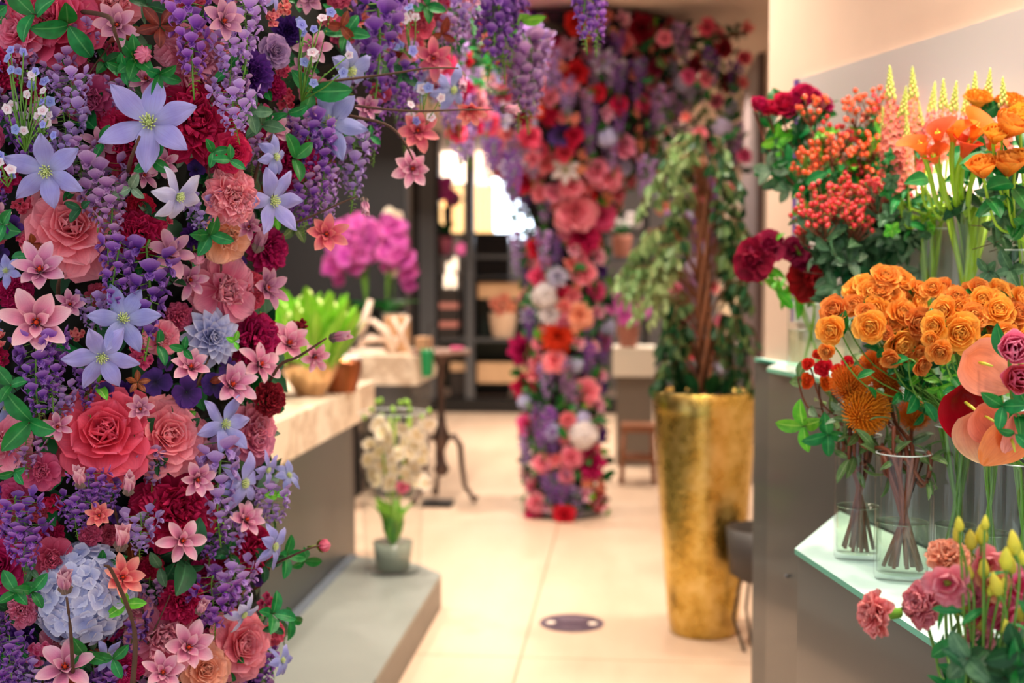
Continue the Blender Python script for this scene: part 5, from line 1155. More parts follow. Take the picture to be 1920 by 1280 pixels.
def foot(key, deep=.92):
    c, r, h = VAS[key]; a_ = U(0, 6.28); q = r * .62 * math.sqrt(U(.05, 1)); f = c + Vector((q * math.cos(a_), q * math.sin(a_), .02)); m_ = c + Vector((-q * .8 * math.cos(a_), -q * .8 * math.sin(a_), h * .96)); return f, m_
def stemmed(name, cat, label, p, dirn, parts, size, key=None, stem=M_STEM, sr=.0022, leaves=0, lm='green', lsz=.06, group=None, roll=None, back=.03, lw=.5, footpt=None):
    """parts: (part name, key, builder, material) with the head facing +Z"""
    r = thing(name, label, cat, loc=p, group=group); d = Vector(dirn).normalized(); hm = orient((0, 0, 0), d, U(0, 6.28) if roll is None else roll, size / 2)
    for n_, k_, fn, mt in parts: link(n_, part_mesh(k_, fn, mt, n_), r, M=hm)
    if key or footpt is not None:
        if key: f, m_ = foot(key)
        else: f, m_ = footpt; f = f + Vector((U(-.02, .02), U(-.02, .02), 0)); m_ = m_ + Vector((U(-.03, .03), U(-.03, .03), 0))
        b0 = -d * back; f -= p; m_ -= p; hd = Vector((0, 0, -.05)) + b0 * 1.4; A = [Vector((0, 0, 0)) - d * size * .12, b0, hd.lerp(m_, .25) , m_, f]
        pts = []
        for i in range(4):
            p0 = A[max(0, i - 1)]; p1 = A[i]; p2 = A[i + 1]; p3 = A[min(4, i + 2)]
            for k_ in range(5): u = k_ / 5; pts.append(.5 * ((2 * p1) + (p2 - p0) * u + (2 * p0 - 5 * p1 + 4 * p2 - p3) * u * u + (3 * p1 - p0 - 3 * p2 + p3) * u ** 3))
        pts[-1] = pts[-1]; pts.append(A[-1]); b = MB(); b.tube(pts, sr, 6); so = obj('stem', b, stem, r, True)
        for i in range(leaves):
            k_ = random.randrange(4, 13); q = pts[k_]; me = part_mesh(('leaf', i % 3, lw), lambda: b_leaf(1, lw, 30 + 12 * (i % 3)), LM(lm), 'leaf')
            link('leaf', me, so, M=orient(q, (U(-1, 1), U(-1.2, .2), U(-.2, 1)), U(0, 6.28), lsz * U(.7, 1.15)))
    return r
def b_calyx():
    b = MB()
    for i in range(5): b.petal(.8, .28, R(-10), R(-40), .4, i * 1.257, k=.9, q=.7, nu=4, nv=2, z0=-.22, r0=.05)
    b.lathe([(.001, -.45), (.1, -.42), (.16, -.3), (.12, -.16), (.001, -.14)], 8); return b
def b_cup():
    b = MB()
    for i in range(12): f = i / 11; b.petal(1.15, 1.15, R(74 - 34 * f), R(-38 + 20 * f), .55, i * GA, k=1.6, q=.5, nu=6, nv=6, ruf=.03, rf=2, r0=.04 + .06 * f, z0=-.45)
    return b
def b_calla():
    b = MB(); nu, nv = 14, 24; V = []; T = []
    for i in range(nu + 1):
        u = i / nu
        for j in range(nv + 1):
            th = (j / nv - .5) * 2 * PI * (1.04 - .12 * u); fl = u ** 2.4; r = .10 + .24 * u + .40 * fl * (1 + .3 * math.cos(th)); z = -1.3 + 1.75 * u * (1 + .14 * math.cos(th)) - .36 * fl
            ox = .35 * fl * max(0, math.cos(th)) ** 3; V.append((r * math.cos(th) + ox, r * math.sin(th), z)); T.append(u)
    b.add(V, [(i * (nv + 1) + j, i * (nv + 1) + j + 1, (i + 1) * (nv + 1) + j + 1, (i + 1) * (nv + 1) + j) for i in range(nu) for j in range(nv)], t=T); return b
def b_spadix(h=.9, z=-.9, r=.07):
    b = MB(); b.lathe([(.001, z), (r, z + .05), (r * 1.1, z + h * .5), (r * .7, z + h * .9), (.001, z + h)], 10); return b
def b_spathe():
    b = MB(); nu, nv = 16, 12; V = []; T = []; S_ = []
    for i in range(nu + 1):
        u = i / nu
        for j in range(nv + 1):
            v = j / nv * 2 - 1; wd = .95 * (math.sin(PI * min(.995, u ** .62)) ** .62) if u > 0 else .0
            y = -.95 * u * 1.75 + .55 + .38 * abs(v) ** 1.2 * math.exp(-u * 5); x = wd * v
            z = .10 * math.cos(v * 1.5) + .22 * abs(v) ** 2 * (1 - u) + .04 * math.sin(v * 9 + 1) * math.sin(u * 9) - .25 * u * u; V.append((x, y, z)); T.append(u); S_.append(v)
    b.add(V, [(i * (nv + 1) + j, i * (nv + 1) + j + 1, (i + 1) * (nv + 1) + j + 1, (i + 1) * (nv + 1) + j) for i in range(nu) for j in range(nv)], t=T, sd=S_); return b
def b_aspadix():
    b = MB(); b.tube([(0, .32, .12), (.02, .2, .42), (.05, .02, .75)], [.05, .055, .03], 8); return b
def b_protea():
    b = MB()
    for i in range(260):
        z = 1 - 1.25 * (i + .5) / 260; r = math.sqrt(max(0, 1 - z * z)); a_ = i * GA; d = Vector((r * math.cos(a_), r * math.sin(a_), z)); t_ = Vector((-d.y, d.x, .1)) * .12
        b.tube([d * .3, d * .7 + t_ * .4, (d * 1.0 + Vector((0, 0, .26)) - t_ * .2) * U(.9, 1.1)], [.028, .03, .016], 4)
        b.ball((d * .98 + Vector((0, 0, .22)) - t_ * .2), .032, 5, 3)
    return b
def b_pcore():
    b = MB(); b.ball((0, 0, -.05), .5, 14, 9); return b
def b_spike(n=60):       # snapdragon, upright along +Z from -1 to 1
    b = MB()
    for i in range(n):
        f = i / n; a_ = i * GA; z = -1 + 1.55 * f; r = .17 * (1 - .75 * f) + .02; s_ = .17 * (1 - .72 * f); M = Matrix.Translation((r * math.cos(a_), r * math.sin(a_), z)) @ Vector((math.cos(a_), math.sin(a_), .35)).to_track_quat('Z', 'Y').to_matrix().to_4x4() @ Matrix.Scale(s_, 4)
        for k in range(5): b.petal(.8, .75, R(35), R(60), .2, k * 1.257, k=1.6, q=.5, nu=3, nv=3, M=M, ruf=.06)
    return b
def b_spiketip(n=34):
    b = MB()
    for i in range(n):
        f = i / n; a_ = i * GA; z = .25 + .72 * f; r = .085 * (1 - f) + .01; b.ball((r * math.cos(a_), r * math.sin(a_), z), .048 * (1 - .6 * f), 6, 4, sq=1.5)
    b.tube([(0, 0, -1.0), (0, 0, .98)], [.03, .012], 5); return b
def b_lis():
    b = MB()
    for i in range(9): f = i / 8; b.petal(1.2, 1.05, R(70 - 40 * f), R(-12 + 60 * f), .5, i * GA, k=1.9, q=.42, nu=6, nv=6, ruf=.10, rf=3, r0=.04, z0=-.45)
    return b
def b_lbud():
    b = MB(); n, k_ = 10, 12; V = []
    for i in range(k_ + 1):
        u = i / k_; r = .58 * math.sin(PI * min(.97, u ** .75 * .97 + .01)) ** .8 * (1 - .3 * u) + .01
        for j in range(n): th = 2 * PI * j / n + 1.8 * u; rr = r * (1 + .16 * math.cos(5 * th - 6 * u)); V.append((rr * math.cos(th), rr * math.sin(th), -.9 + 2.1 * u))
    b.add(V, [(i * n + j, i * n + (j + 1) % n, (i + 1) * n + (j + 1) % n, (i + 1) * n + j) for i in range(k_) for j in range(n)], t=np.repeat(np.linspace(0, 1, k_ + 1), n)); return b
def b_lcal():
    b = MB(); b.lathe([(.05, -1.25), (.1, -1.1), (.22, -.85), (.25, -.6), (.2, -.58)], 8)
    for i in range(5): b.petal(1.0, .1, R(80), R(-5), .1, i * 1.257, k=.9, q=.7, nu=3, nv=2, z0=-.9, r0=.22)
    return b
def b_ccal():
    b = MB(); b.lathe([(.06, -1.25), (.2, -1.15), (.25, -.8), (.33, -.3), (.45, -.12), (.3, -.12)], 10)
    for i in range(5): b.petal(.5, .35, R(50), R(20), .3, i * 1.257, k=.9, q=.7, nu=3, nv=2, z0=-.25, r0=.3)
    return b
def b_carn(): return b_ruffle(70, True, .5, .7)
def b_crest():
    b = MB()
    for i in range(130):
        f = i / 129; a_ = i * GA; r = .95 * math.sqrt(f); M = Matrix.Translation((r * math.cos(a_), r * math.sin(a_) * .8, .28 * (1 - f * f) + U(-.04, .04)))
        b.petal(.2, .22, R(80), R(U(-40, 60)), U(.2, 1), U(0, 6.28), k=1.8, q=.45, nu=3, nv=4, ruf=.05, rf=4, M=M)
    b.lathe([(.08, -1.1), (.15, -.7), (.5, -.25), (.95, .05), (.6, .2), (.001, .3)], 20); return b
random.seed(21)
NBR = [(1410, 485, 'leftmost dark red peony'), (1520, 520, 'lower dark red peony'), (1455, 200, 'left crimson roses'), (1530, 190, 'upper crimson roses'), (1600, 230, 'upper berry bunch'), (1600, 380, 'lower berry bunch'), (1700, 160, 'left snapdragon tips'), (1835, 150, 'right snapdragon tips'), (1735, 265, 'leftmost calla'), (1830, 260, 'middle calla'), (1865, 310, 'orange ranunculus heads'), (1620, 760, 'big pincushion'), (1545, 700, 'small flame roses'), (1860, 690, 'peach anthurium'), (1810, 760, 'crimson anthurium'), (1800, 450, 'calla vase'), (1670, 530, 'top of the left orange cluster'), (1580, 620, 'lit shelf corner vase'), (1700, 640, 'foot of the left orange cluster'), (1760, 540, 'dark gap between orange clusters'), (1880, 560, 'top of the right orange cluster'), (1730, 680, 'rose leaves above the vases')]
def b_srose():
    b = MB()
    for i in range(24):
        f = i / 23; b.petal(.55 + .55 * f, .6 + .75 * f, R(88 - 52 * f + U(-4, 4)), R(-42 + 78 * f ** 1.6), .75 - .3 * f, i * GA + U(-.2, .2), k=1.8, q=.45, nu=6, nv=6, ruf=.02 + .03 * f, rf=2.5, r0=.02 + .12 * f, z0=-.1 - .25 * f)
    return b
P_ROSE = lambda c, v: [('bloom', ('srose', v), b_srose, PM(c)), ('calyx', 'scal', b_calyx, M_CALYX)]
SPRAY = [(670, 130, 46), (760, 150, 40), (590, 215, 44), (690, 235, 46), (800, 230, 42), (505, 195, 38), (495, 285, 36), (385, 315, 46), (370, 425, 46), (340, 545, 26), (610, 305, 44), (760, 325, 42), (590, 405, 50), (670, 445, 24), (850, 385, 46), (790, 415, 40), (745, 500, 56), (880, 490, 36), (860, 550, 26), (695, 585, 30), (870, 622, 34), (775, 570, 26), (940, 190, 34), (1000, 190, 36), (850, 280, 34), (1010, 315, 42), (960, 400, 42), (1100, 310, 44), (1170, 350, 44), (1095, 440, 60), (1180, 490, 30), (985, 545, 38), (1035, 515, 32), (1080, 240, 36), (1150, 220, 36), (1225, 250, 40), (1310, 210, 42), (1315, 315, 50), (1270, 395, 28), (1400, 395, 38), (1345, 455, 42), (1260, 505, 38), (1425, 330, 38), (1440, 250, 40), (1375, 230, 36), (1200, 190, 34), (1445, 470, 38), (550, 165, 34), (645, 280, 34), (730, 205, 44), (860, 200, 34), (1230, 310, 30), (920, 330, 26), (700, 380, 34), (820, 470, 26), (640, 200, 36), (1150, 410, 34), (1380, 300, 32), (1040, 390, 30), (930, 470, 26), (1300, 260, 36), (720, 120, 34), (560, 320, 30)]
for i, (x, y, s) in enumerate(SPRAY):
    px, py = 1440 + x / 3.048, 480 + y / 3.048; left = px < 1745; d = (2.42 if left else 2.34) + .11 * (620 - py) / 100 * .6 + random.uniform(-.03, .03); cx_ = 1665 if left else 1850
    dirn = -HV + HR * ((px - cx_) / 130 + random.uniform(-.3, .3)) + Vector((0, 0, (620 - py) / 130 + random.uniform(-.2, .3)))
    stemmed('spray_rose', 'rose', where_label('orange spray rose', px, py, NBR), P(px, py, d), dirn, P_ROSE('sprayorange', i % 4), S(s * 1.3, d), 'v3' if left else 'v4', leaves=3, lsz=.045, group='orange spray roses', sr=.0016)
for i in range(26):   # leaves of the spray roses filling the lower part
    px, py = random.uniform(1715, 1870), random.uniform(610, 800); d = random.uniform(2.42, 2.5); sprig(P(px, py, d), (-HV + HR * U(-1, 1) + Vector((0, 0, U(-.6, .6)))), S(36, d), random.choice(['green', 'green', 'bright', 'dark']), 3, where_label('green rose leaf sprig', px, py, NBR), 'rose leaf sprigs above the vases', stemmat=M_STEM, stemlen=1.1)
# small flame coloured roses
for i, (px, py, s) in enumerate(((1515, 683, 22), (1512, 713, 26), (1545, 690, 30), (1575, 700, 30), (1548, 718, 26), (1590, 680, 22), (1532, 665, 16), (1600, 705, 24))): stemmed('flame_rose', 'rose', where_label('small red and orange rose', px, py, [(1515, 700, 'outermost pale leaf'), (1620, 740, 'big pincushion'), (1545, 700, 'lit shelf corner')]), P(px, py, 2.62), (-HV + HR * U(-.6, .4) + Vector((0, 0, U(0, .6)))), P_ROSE('callayellow' if i % 3 == 1 else 'red', i % 4), S(s * 1.15, 2.62), 'v2', M_RSTEM, leaves=2, lm='olive', lsz=.05, group='small flame roses')
P_PROT = [('styles', 'prot', b_protea, petal_mat('protea', 'fcc440', 'fdb030', 'fb8c20', tr=.35)), ('core', 'pcore', b_pcore, plain('protea core', 'f0a028', .8))]
for i, (px, py, s, k_) in enumerate(((1618, 772, 100, 'v1'), (1592, 725, 84, 'v2'), (1668, 715, 84, 'v1'), (1712, 782, 70, 'v1'), (1640, 690, 70, 'v1'))):
    stemmed('pincushion_protea', 'protea', ('largest orange pincushion protea in front', 'orange pincushion protea upper left of the largest one', 'orange pincushion protea under the spray roses', 'lower right orange pincushion protea above the front vase', 'topmost orange pincushion protea half hidden by spray roses')[i], P(px, py, 2.5 + .02 * i), (-HV + HR * U(-.5, .5) + Vector((0, 0, U(.2, .9)))), P_PROT, S(s * .92, 2.5), k_, M_RSTEM, .0045, 7, 'grey' if i % 2 else 'olive', .055, lw=.32, group=None)
for i in range(9):
    k_ = 'v1' if i % 2 else 'v2'; c, r, h = VAS[k_]; q = c + Vector((U(-1.2, 1.2) * r, U(-1, 1) * r, h + U(.0, .08))); stemmed('foliage_stem', 'foliage', 'grey green leafy stem %s in the %s vase on the lower lit shelf' % (('behind', 'left of', 'under', 'beside', 'below')[i // 2], 'front' if i % 2 else 'corner'), q, (U(-.5, .5), U(-.5, .5), 1), [('leaf', ('leaf', 1, .32), lambda: b_leaf(1, .32, 30), LM('olive'))], .1, k_, M_RSTEM, .004, 5, 'olive', .055, 'leafy stems in the two front vases', lw=.3)
sprig(P(1505, 800, 2.62), (-HV - HR * .8 + Vector((0, 0, -.3))), S(60, 2.6), 'bright', 4, 'bright variegated leaves sticking out left of the corner vase', stemlen=1.2); sprig(P(1552, 815, 2.6), (-HV - HR * .2 + Vector((0, 0, -.4))), S(54, 2.6), 'green', 4, 'dark green leaves above the rim of the corner vase', stemlen=1)
leafo = sprig(P(1516, 762, 2.62), (-HV * .6 - HR * .9 + Vector((0, 0, .2))), S(40, 2.6), 'grey', 1, 'single pale yellowish leaf left of the proteas', stemlen=1)
# dark red peonies and crimson roses
PP = lambda c, v: [('petals', ('camellia', v, True), lambda: b_camellia(48, True), PM(c))]
for px, py, s, tx, tz, lb in ((1412, 488, 84, -.6, 0, 'dark red peony leaning out over the aisle'), (1440, 462, 70, -.1, .4, 'dark red peony behind the leaning one'), (1519, 523, 92, .1, .0, 'dark red peony facing out below the berries'), (1490, 468, 60, -.2, .6, 'small dark red peony between the two larger ones'), (1508, 488, 50, .2, .6, 'half open dark red peony above the lower one')):
    stemmed('peony', 'peony', lb, P(px, py, 3.3), (-HV + HR * tx + Vector((0, 0, tz))), PP('darkred', random.randrange(3)), S(s, 3.3), 'u1', M_LIME, .003, 6, 'bright', .075, lw=.34)
for i, (px, py, s) in enumerate(((1424, 200, 46), (1448, 206, 48), (1470, 196, 50), (1494, 192, 50), (1520, 186, 54), (1541, 196, 46), (1508, 176, 46), (1484, 208, 40))):
    stemmed('crimson_rose', 'rose', where_label('deep crimson rose', px, py, [(1455, 205, 'left end of the crimson row'), (1515, 190, 'purple strip of the mirror'), (1600, 230, 'upper berry bunch')]), P(px, py, 3.4), (-HV * .8 + HR * U(-.5, .3) + Vector((0, 0, U(.3, 1)))), P_ROSE('crimson', i % 4), S(s, 3.4), 'u2', M_RSTEM, .0028, 6, random.choice(['green', 'euc']), .07, group='deep crimson roses')
for i in range(16):
    px, py = random.uniform(1435, 1540), random.uniform(235, 350); sprig(P(px, py, random.uniform(3.35, 3.5)), (-HV + HR * U(-1, .5) + Vector((0, 0, U(-.7, .3)))), S(40, 3.4), random.choice(['euc', 'green', 'bright', 'grey']), 4, where_label('rose leaf sprig', px, py, [(1455, 205, 'left crimson roses'), (1530, 190, 'upper crimson roses'), (1500, 300, 'upper berry bunch left edge')]), 'leaf sprigs under the crimson roses', stemlen=1.3)
# hypericum: berries on forked stems
def b_berry():
    b = MB(); b.ball((0, 0, 0), 1, 10, 7, sq=1.15); b.ball((0, 0, 1.15), .15, 4, 3)
    for k in range(4): b.petal(1.5, .9, R(20), R(20), .3, k * PI / 2, nu=2, nv=2, z0=-1.1, m=1)
    return b
def berry_stem(px, py, d, n, mat, key, label, lm, spread=38, group=None, nl=9):
    p = P(px, py, d); r = thing('hypericum_stem', label, 'berries', loc=p, group=group); st = MB(); bm = MB(); cal = MB(); hub = Vector((0, 0, -.05))
    for i in range(n):
        e_ = HR * S(U(-spread, spread), d) * .8 + HV * U(-.03, .03) + Vector((0, 0, S(U(-spread * .5, spread * .6), d))); st.tube([hub, hub.lerp(e_, .6) + Vector((0, 0, -.004)), e_ + Vector((0, 0, -.004))], .0011, 4)
        M = orient(e_, (U(-1, 1), U(-1, 0), 1), 0, 1); rb = S(U(4.3, 5.4), d); link('berry', cached(('berry', mat.name), lambda: b_berry().mesh('berry', [mat, M_CALYX])), r, M=M @ Matrix.Scale(rb, 4))
    f, m_ = foot(key); f -= p; m_ -= p; st.tube([hub, hub.lerp(m_, .4) + Vector((0, 0, .02)), m_, f], .0022, 5); obj('stem', st, M_RSTEM, r, True)
    for i in range(nl):
        u = U(0, .8); q = hub.lerp(m_, u * .45) + Vector((0, 0, -.0)); link('leaf', part_mesh(('leaf', i % 3, .5), lambda: b_leaf(1, .5, 30), LM(lm), 'leaf'), r, M=orient(q + HR * U(-.02, .02), (U(-1, 1), U(-1, .3), U(-.3, 1)), U(0, 6.28), U(.045, .075)))
M_BR = plain('red berry', 'd82c34', .25, spec=.6, coat=.3); M_BO = plain('orange red berry', 'f4582c', .25, spec=.6, coat=.3)
for i in range(26):
    px = random.uniform(1515, 1672); py = random.uniform(186, 330) - max(0, (1560 - px)) * -.25
    berry_stem(px, py, random.uniform(3.15, 3.3), 13, M_BO if i % 5 else M_BR, 'u2', where_label('orange red berry stem', px, py, [(1540, 250, 'crimson roses'), (1600, 220, 'top of the upper berry bunch'), (1660, 260, 'leftmost snapdragon'), (1590, 320, 'pinker lower berries')]), 'bright' if i % 2 else 'green', 42, 'orange red hypericum berries, upper bunch', 13)
for i in range(26):
    px = random.uniform(1500, 1700); py = random.uniform(340, 425)
    berry_stem(px, py, random.uniform(2.95, 3.1), 14, M_BR, 'u2', where_label('red berry stem', px, py, [(1500, 400, 'left tip of the lower berry bunch'), (1590, 350, 'upper berry bunch'), (1690, 400, 'calla leaves'), (1600, 450, 'grey green leaves')]), 'euc', 42, 'red hypericum berries, lower bunch', 12)
for i in range(44):
    px, py = random.uniform(1545, 1725), random.uniform(425, 575); sprig(P(px, py, random.uniform(2.95, 3.15)), (-HV + HR * U(-1, 1) + Vector((0, 0, U(-.5, .7)))), S(38, 3.05), random.choice(['euc', 'euc', 'grey', 'dark']), 4, where_label('dull green leaf sprig', px, py, NBR), 'dull green leaf sprigs under the berries', stemlen=1.3)
for i in range(20):
    px, py = random.uniform(1660, 1745), random.uniform(290, 440); sprig(P(px, py, random.uniform(2.85, 3.0)), (-HV + HR * U(-1, 1) + Vector((0, 0, U(-.5, .7)))), S(22, 2.9), random.choice(['green', 'bright', 'euc']), 5, where_label('small leafy green sprig', px, py, [(1700, 300, 'leftmost calla'), (1690, 420, 'lower berry bunch'), (1740, 400, 'calla vase rim')]), 'small leafy sprigs left of the calla vase', W=.7)
# snapdragons
P_SNAP = lambda v: [('florets', ('spk', v), b_spike, PM('snap')), ('tip_buds', ('spt', v), b_spiketip, plain('lime buds', 'c4cc60', .5))]
for i, (px, py, L_) in enumerate(((1670, 205, 170), (1713, 205, 170), (1690, 235, 150), (1745, 225, 150), (1768, 220, 150), (1785, 225, 150), (1808, 230, 150), (1826, 210, 160), (1858, 225, 140), (1882, 215, 150), (1660, 260, 130), (1728, 255, 140), (1700, 280, 140), (1683, 300, 120), (1850, 200, 150))):
    k_ = (px - 960) / F; d = min(2.95, 4.0 - .967 * (4.0 * k_ - .81) / (.252 + .967 * k_) - .17); L_ = L_ * .97
    stemmed('snapdragon', 'snapdragon', where_label('coral snapdragon spike with lime tip', px, py, [(1670, 205, 'upper berry bunch'), (1713, 180, 'bright mirror reflection'), (1790, 220, 'leftmost calla'), (1840, 190, 'orange cockscombs')]), P(px, py, d + random.uniform(-.06, .02)), (random.uniform(-.12, .12), random.uniform(-.1, .1), 1), P_SNAP(i % 2), S(L_, d), 'u5', M_LIME, .003, 3, 'green', .06, group='coral snapdragons', back=S(L_, d) * .48, lw=.28)
for px, py, lb in ((1834, 184, 'left orange cockscomb bloom behind the callas'), (1893, 190, 'right orange cockscomb bloom behind the callas')): stemmed('celosia', 'cockscomb', lb, P(px, py, 2.7), (-HV * .5 + Vector((0, 0, 1))), [('crest', 'crest', b_crest, petal_mat('celosia', 'd85c10', 'e8781c', 'f08c2c', tr=.1))], S(60, 2.7), 'u4', M_LIME, .005, 5, 'green', .08)
P_CAL = lambda c: [('spathe', 'calla', b_calla, PM(c)), ('spadix', 'cspx', b_spadix, plain('calla spadix', 'f0b040', .6))]
for px, py, s, dx, dz, c, lb in ((1722, 262, 72, -.5, .9, 'callaorange', 'leftmost coral calla leaning away from the vase'), (1758, 240, 66, -.2, 1, 'callaorange', 'coral calla second from left'), (1818, 262, 78, .1, .7, 'callaorange', 'coral calla facing out above the vase'), (1838, 228, 80, .3, 1, 'callayellow', 'orange calla above the coral facing one'), (1748, 285, 60, -.4, .6, 'callaorange', 'low coral calla over the fan of stems'), (1790, 238, 66, -.1, 1, 'callayellow', 'orange calla in the middle of the callas'), (1870, 262, 60, .5, .9, 'callayellow', 'rightmost orange calla above the glass vase')):
    stemmed('calla_lily', 'calla lily', lb, P(px, py, 2.55), (HR * dx - HV * .5 + Vector((0, 0, dz))), P_CAL(c), S(s, 2.55), 'u3', M_LIME, .0055, 0, back=.075)
for i in range(9): stemmed('calla_leaf', 'leaf', where_label('long green calla leaf', 1700 + i * 20, 330 + (i * 37) % 60, [(1740, 330, 'leftmost calla'), (1850, 330, 'orange ranunculus heads'), (1800, 380, 'calla vase rim')]), P(1740 + i * 16, 335 + (i * 23) % 40, 2.66), (-HV + HR * U(-.8, .8) + Vector((0, 0, .5))), [('blade', ('lf', i % 2), lambda: b_leaf(1, .4, 40, 20), LM('dark' if i % 2 else 'green'))], .17, 'u3', M_LIME, .003, 0, back=.02)
P_CUP = [('petals', 'cup', b_cup, PM('orangeflower'))]
for i, (px, py, s, lb) in enumerate(((1842, 318, 66, 'leftmost orange ranunculus head over the calla vase'), (1893, 312, 72, 'orange ranunculus right of the leftmost one'), (1893, 240, 80, 'large pale orange ranunculus at the right edge'), (1866, 256, 56, 'orange ranunculus left of the large pale one'), (1915, 300, 50, 'orange ranunculus cut by the right edge'), (1912, 222, 60, 'topmost orange ranunculus at the right edge'))): stemmed('ranunculus', 'ranunculus', lb, P(px, py, 2.42), (-HV * .55 + HR * U(-.4, .3) + Vector((0, 0, U(.6, 1)))), P_CUP, S(s * 1.2, 2.42), 'u4', M_LIME, .003, 3, 'green', .07)
for i in range(14):
    px, py = random.uniform(1850, 1925), random.uniform(345, 520); sprig(P(px, py, random.uniform(2.45, 2.6)), (-HV + HR * U(-1, 1) + Vector((0, 0, U(-.5, .7)))), S(44, 2.5), random.choice(['green', 'dark', 'euc']), 4, where_label('green leaf sprig', px, py, [(1865, 310, 'orange ranunculus heads'), (1880, 540, 'right orange cluster'), (1828, 430, 'calla vase')]), 'leaf sprigs right of the calla vase', stemlen=1.2)
# anthuriums, two tone peonies
def anth(px, py, s, c, tx, tz, roll, lb, d=1.95, gloss=True):
    p = P(px, py, d); r = thing('anthurium', lb, 'anthurium', loc=p); dv = (-HV + HR * tx + Vector((0, 0, tz))).normalized(); M = orient((0, 0, 0), dv, roll, S(s, d) * .55)
    m_ = petal_mat('anth ' + c, *PC[c], rough=.22, tr=.2); link('spathe', part_mesh(('spathe',), b_spathe, m_, 'spathe'), r, M=M); link('spadix', part_mesh(('aspx',), b_aspadix, plain('spadix lime', 'c8c440', .5), 'spadix'), r, M=M)
    f, m2 = foot('v5'); f -= p; m2 -= p; b = MB(); b.tube([Vector((0, 0, 0)), -dv * .04 + Vector((0, 0, -.02)), m2 * .6 + Vector((0, 0, .0)) - dv * .02, m2, f], .003, 6); obj('stem', b, M_STEM, r, True)
PC['anthpeach'] = ('f87858', 'f8907a', 'f8a08c'); PC['anthred'] = ('5c0412', '98082c', 'b01034'); PC['anthcream'] = ('f8a070', 'fbb888', 'f8d098'); PC['anthorange'] = ('f08038', 'f89048', 'fba050')
anth(1852, 690, 108, 'anthpeach', -.2, .1, 1.0, 'large peach anthurium spathe in front of the orange spray roses'); anth(1812, 772, 112, 'anthred', .1, .0, .3, 'glossy dark red anthurium spathe left of the pale peach ones', 2.0)
anth(1852, 790, 88, 'anthpeach', .2, -.1, .7, 'middle peach anthurium under the large one'); anth(1838, 815, 100, 'anthcream', -.2, -.1, .2, 'pale cream peach anthurium hanging lowest on the left', 1.98); anth(1882, 830, 96, 'anthorange', .1, -.3, -.5, 'orange anthurium hanging lowest over the rim', 1.93); anth(1905, 805, 80, 'anthpeach', .6, -.2, -.2, 'side on peach anthurium at the right edge', 1.92)
for px, py, s, c, lb in ((1900, 655, 86, 'hotpink', 'deep pink peony head cut by the right edge'), (1910, 712, 84, 'peony2', 'orange and pink two tone peony at the right edge')): stemmed('peony', 'peony', lb, P(px, py, 1.86), (-HV - HR * .2 + Vector((0, 0, .2))), [('petals', 'cup2', b_cup, PM(c))], S(s, 1.86), 'v5', M_STEM, .003, 4, 'green', .06)
sprig(P(1880, 762, 1.85), (-HV - HR * .5), S(56, 1.85), 'green', 3, 'dark green leaves under the two tone peony', stemlen=.5); sprig(P(1905, 815, 1.82), (-HV + Vector((0, 0, -.3))), S(44, 1.82), 'green', 2, 'small green leaf before the orange anthurium', stemlen=.5)
# front bouquet: lisianthus and carnations in a tall bucket below the frame
BK = CW(.595, 1.62, 0); t = thing('flower_bucket', 'tall zinc bucket on the floor holding the pink and yellow lisianthus bouquet', 'bucket', loc=BK)
a = MB(); a.lathe([(0, 0), (.09, 0), (.12, .80), (.125, .81), (.115, .8), (.086, .02), (0, .02)], 32); obj('body', a, plain('zinc', '8a8c8e', .4, .8), t, True)
FT = (BK + Vector((0, 0, .05)), BK + Vector((0, 0, .80)))
NBB = [(1798, 984, 'topmost pair of yellow buds'), (1846, 1010, 'big yellow buds'), (1900, 1020, 'yellow bud by the right edge'), (1777, 1044, 'peach carnation'), (1777, 1092, 'pink carnation'), (1845, 1137, 'largest pink lisianthus'), (1840, 1186, 'low yellow buds'), (1730, 1130, 'middle side on carnation')]
P_LB = [('petals', 'lbud', b_lbud, petal_mat('lisbud', '90a828', 'e0d830', 'f0e458', tr=.2)), ('calyx', 'lcal', b_lcal, M_STEM)]
for i, (px, py, s) in enumerate(((1798, 984, 34), (1794, 1004, 32), (1820, 1014, 46), (1840, 1003, 46), (1847, 982, 30), (1901, 1021, 50), (1886, 1050, 50), (1896, 1062, 40), (1845, 1068, 44), (1807, 1098, 50), (1801, 1134, 52), (1877, 1105, 44), (1838, 1184, 46), (1890, 1184, 46), (1857, 1107, 28), (1819, 1075, 28), (1916, 1046, 34), (1868, 1098, 50), (1915, 1150, 40))):
    d = 1.58 + random.uniform(-.03, .03); p = P(px, py, d); stemmed('lisianthus_bud', 'lisianthus', where_label('yellow green lisianthus bud', px, py, NBB), p, (HR * U(-.35, .2) + HV * U(-.45, .1) + Vector((0, 0, 1))), P_LB, S(s * .95, d), None, M_STEM, .0017, 1, 'green', .04, 'yellow lisianthus buds', back=.05, lw=.3, footpt=FT)
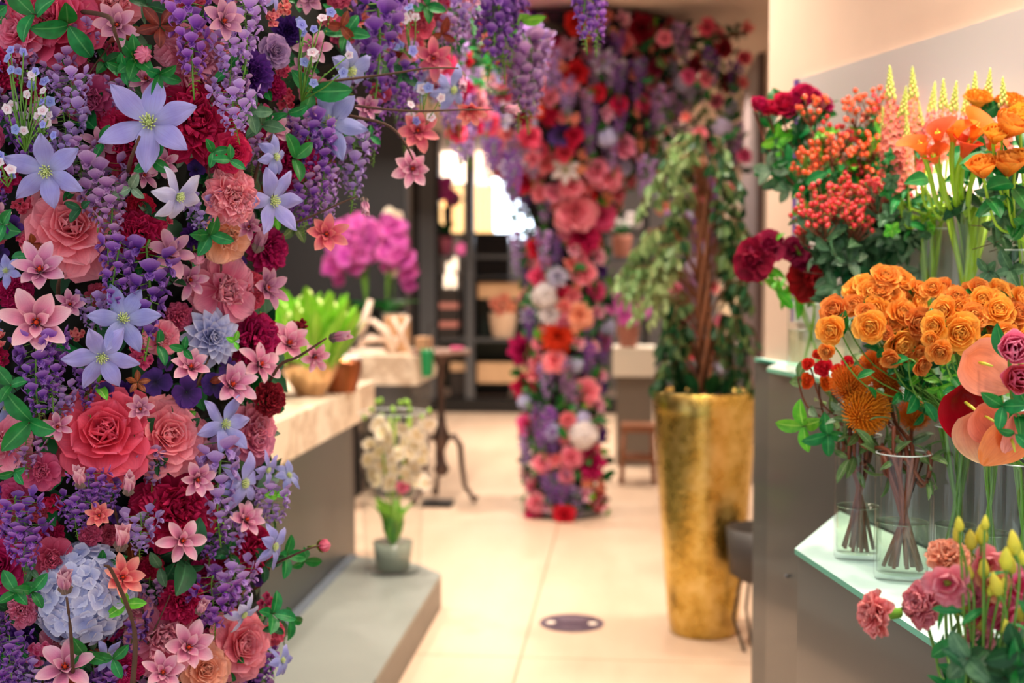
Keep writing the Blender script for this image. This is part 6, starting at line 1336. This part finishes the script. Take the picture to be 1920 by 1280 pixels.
for i, (px, py, s, c, lb) in enumerate(((1777, 1094, 78, 'carnpink', 'wide pink lisianthus left in the bouquet'), (1850, 1060, 72, 'carnpink', 'soft pink lisianthus behind the yellow buds'), (1846, 1138, 92, 'hotpink', 'largest pink lisianthus in the middle of the bouquet'), (1834, 1203, 60, 'carnpink', 'lowest pink lisianthus over the big leaves'), (1898, 1165, 84, 'hotpink', 'pink lisianthus at the right edge'), (1908, 1100, 72, 'hotpink', 'upper pink lisianthus at the right edge'), (1862, 1095, 60, 'carnpeach', 'peach lisianthus between yellow buds'), (1820, 1120, 60, 'carnpink', 'pink lisianthus left of the largest one'), (1915, 1240, 56, 'carnpink', 'pink bloom in the bottom right corner'))):
    stemmed('lisianthus', 'lisianthus', lb, P(px, py, 1.60 + .012 * (i % 3)), (-HV + HR * U(-.4, .2) + Vector((0, 0, U(.1, .45)))), [('petals', 'lis', b_lis, PM(c)), ('calyx', 'scal', b_calyx, M_CALYX)], S(s * 1.05, 1.64), None, M_STEM, .002, 2, 'green', .05, footpt=FT)
P_CN = lambda c: [('petals', 'carn', b_carn, PM(c)), ('calyx', 'ccal', b_ccal, plain('carnation calyx', '78b43c', .45))]
for px, py, s, c, dv, lb in ((1640, 1150, 84, 'carnpink', -HR - HV * .25 + Vector((0, 0, .05)), 'pink carnation jutting furthest left, seen from the side'), (1731, 1132, 84, 'carnpink', -HR * .8 - HV * .5 + Vector((0, 0, .3)), 'pink carnation middle of the jutting pair'), (1778, 1044, 76, 'carnpeach', -HV * .7 - HR * .2 + Vector((0, 0, .8)), 'peach carnation at the top left of the bouquet')):
    stemmed('carnation', 'carnation', lb, P(px, py, 1.72), dv, P_CN(c), S(s * 1.12, 1.72), None, M_STEM, .0024, 4, 'euc', .05, footpt=(FT[0], BK + Vector((0, 0, .86))), back=.07, lw=.14)
for i in range(16):
    px, py = random.uniform(1800, 1920), random.uniform(1215, 1290); sprig(P(px, py, random.uniform(1.5, 1.7)), (-HV + HR * U(-1, .5) + Vector((0, 0, U(-.2, .9)))), S(66, 1.6), random.choice(['green', 'euc', 'dark']), 3, where_label('green bouquet leaf sprig', px, py, [(1838, 1184, 'low yellow buds'), (1834, 1205, 'lowest pink lisianthus'), (1900, 1240, 'bottom right pink bloom')]), 'leaf sprigs at the foot of the bouquet', W=.6)
# small extra stems in the big vases
for key, n_, mt_, lb in (('v1', 7, M_RSTEM, 'red brown bare stem in the front glass vase'), ('v2', 7, M_RSTEM, 'brown bare stem in the corner glass vase'), ('v3', 6, M_STEM, 'green rose stem in the vase behind the front one'), ('u3', 10, M_LIME, 'thick lime calla stem in the tall vase')):
    c, r, h = VAS[key]
    for i in range(n_):
        a_ = U(0, 6.28); q = r * .7; b = MB(); e_ = Vector((math.cos(a_) * q * -1.1, math.sin(a_) * q * -1.1, h * 1.0)); f_ = Vector((math.cos(a_) * q, math.sin(a_) * q, .02)); b.tube([f_, f_.lerp(e_, .5) + Vector((U(-.006, .006), 0, 0)), e_], .0042 if key != 'u3' else .006, 7); o = obj('stem_cutting', b, mt_, None, True); o.location = c; tag(o, lb, 'stem', lb.replace(' bare', '') + ' group')
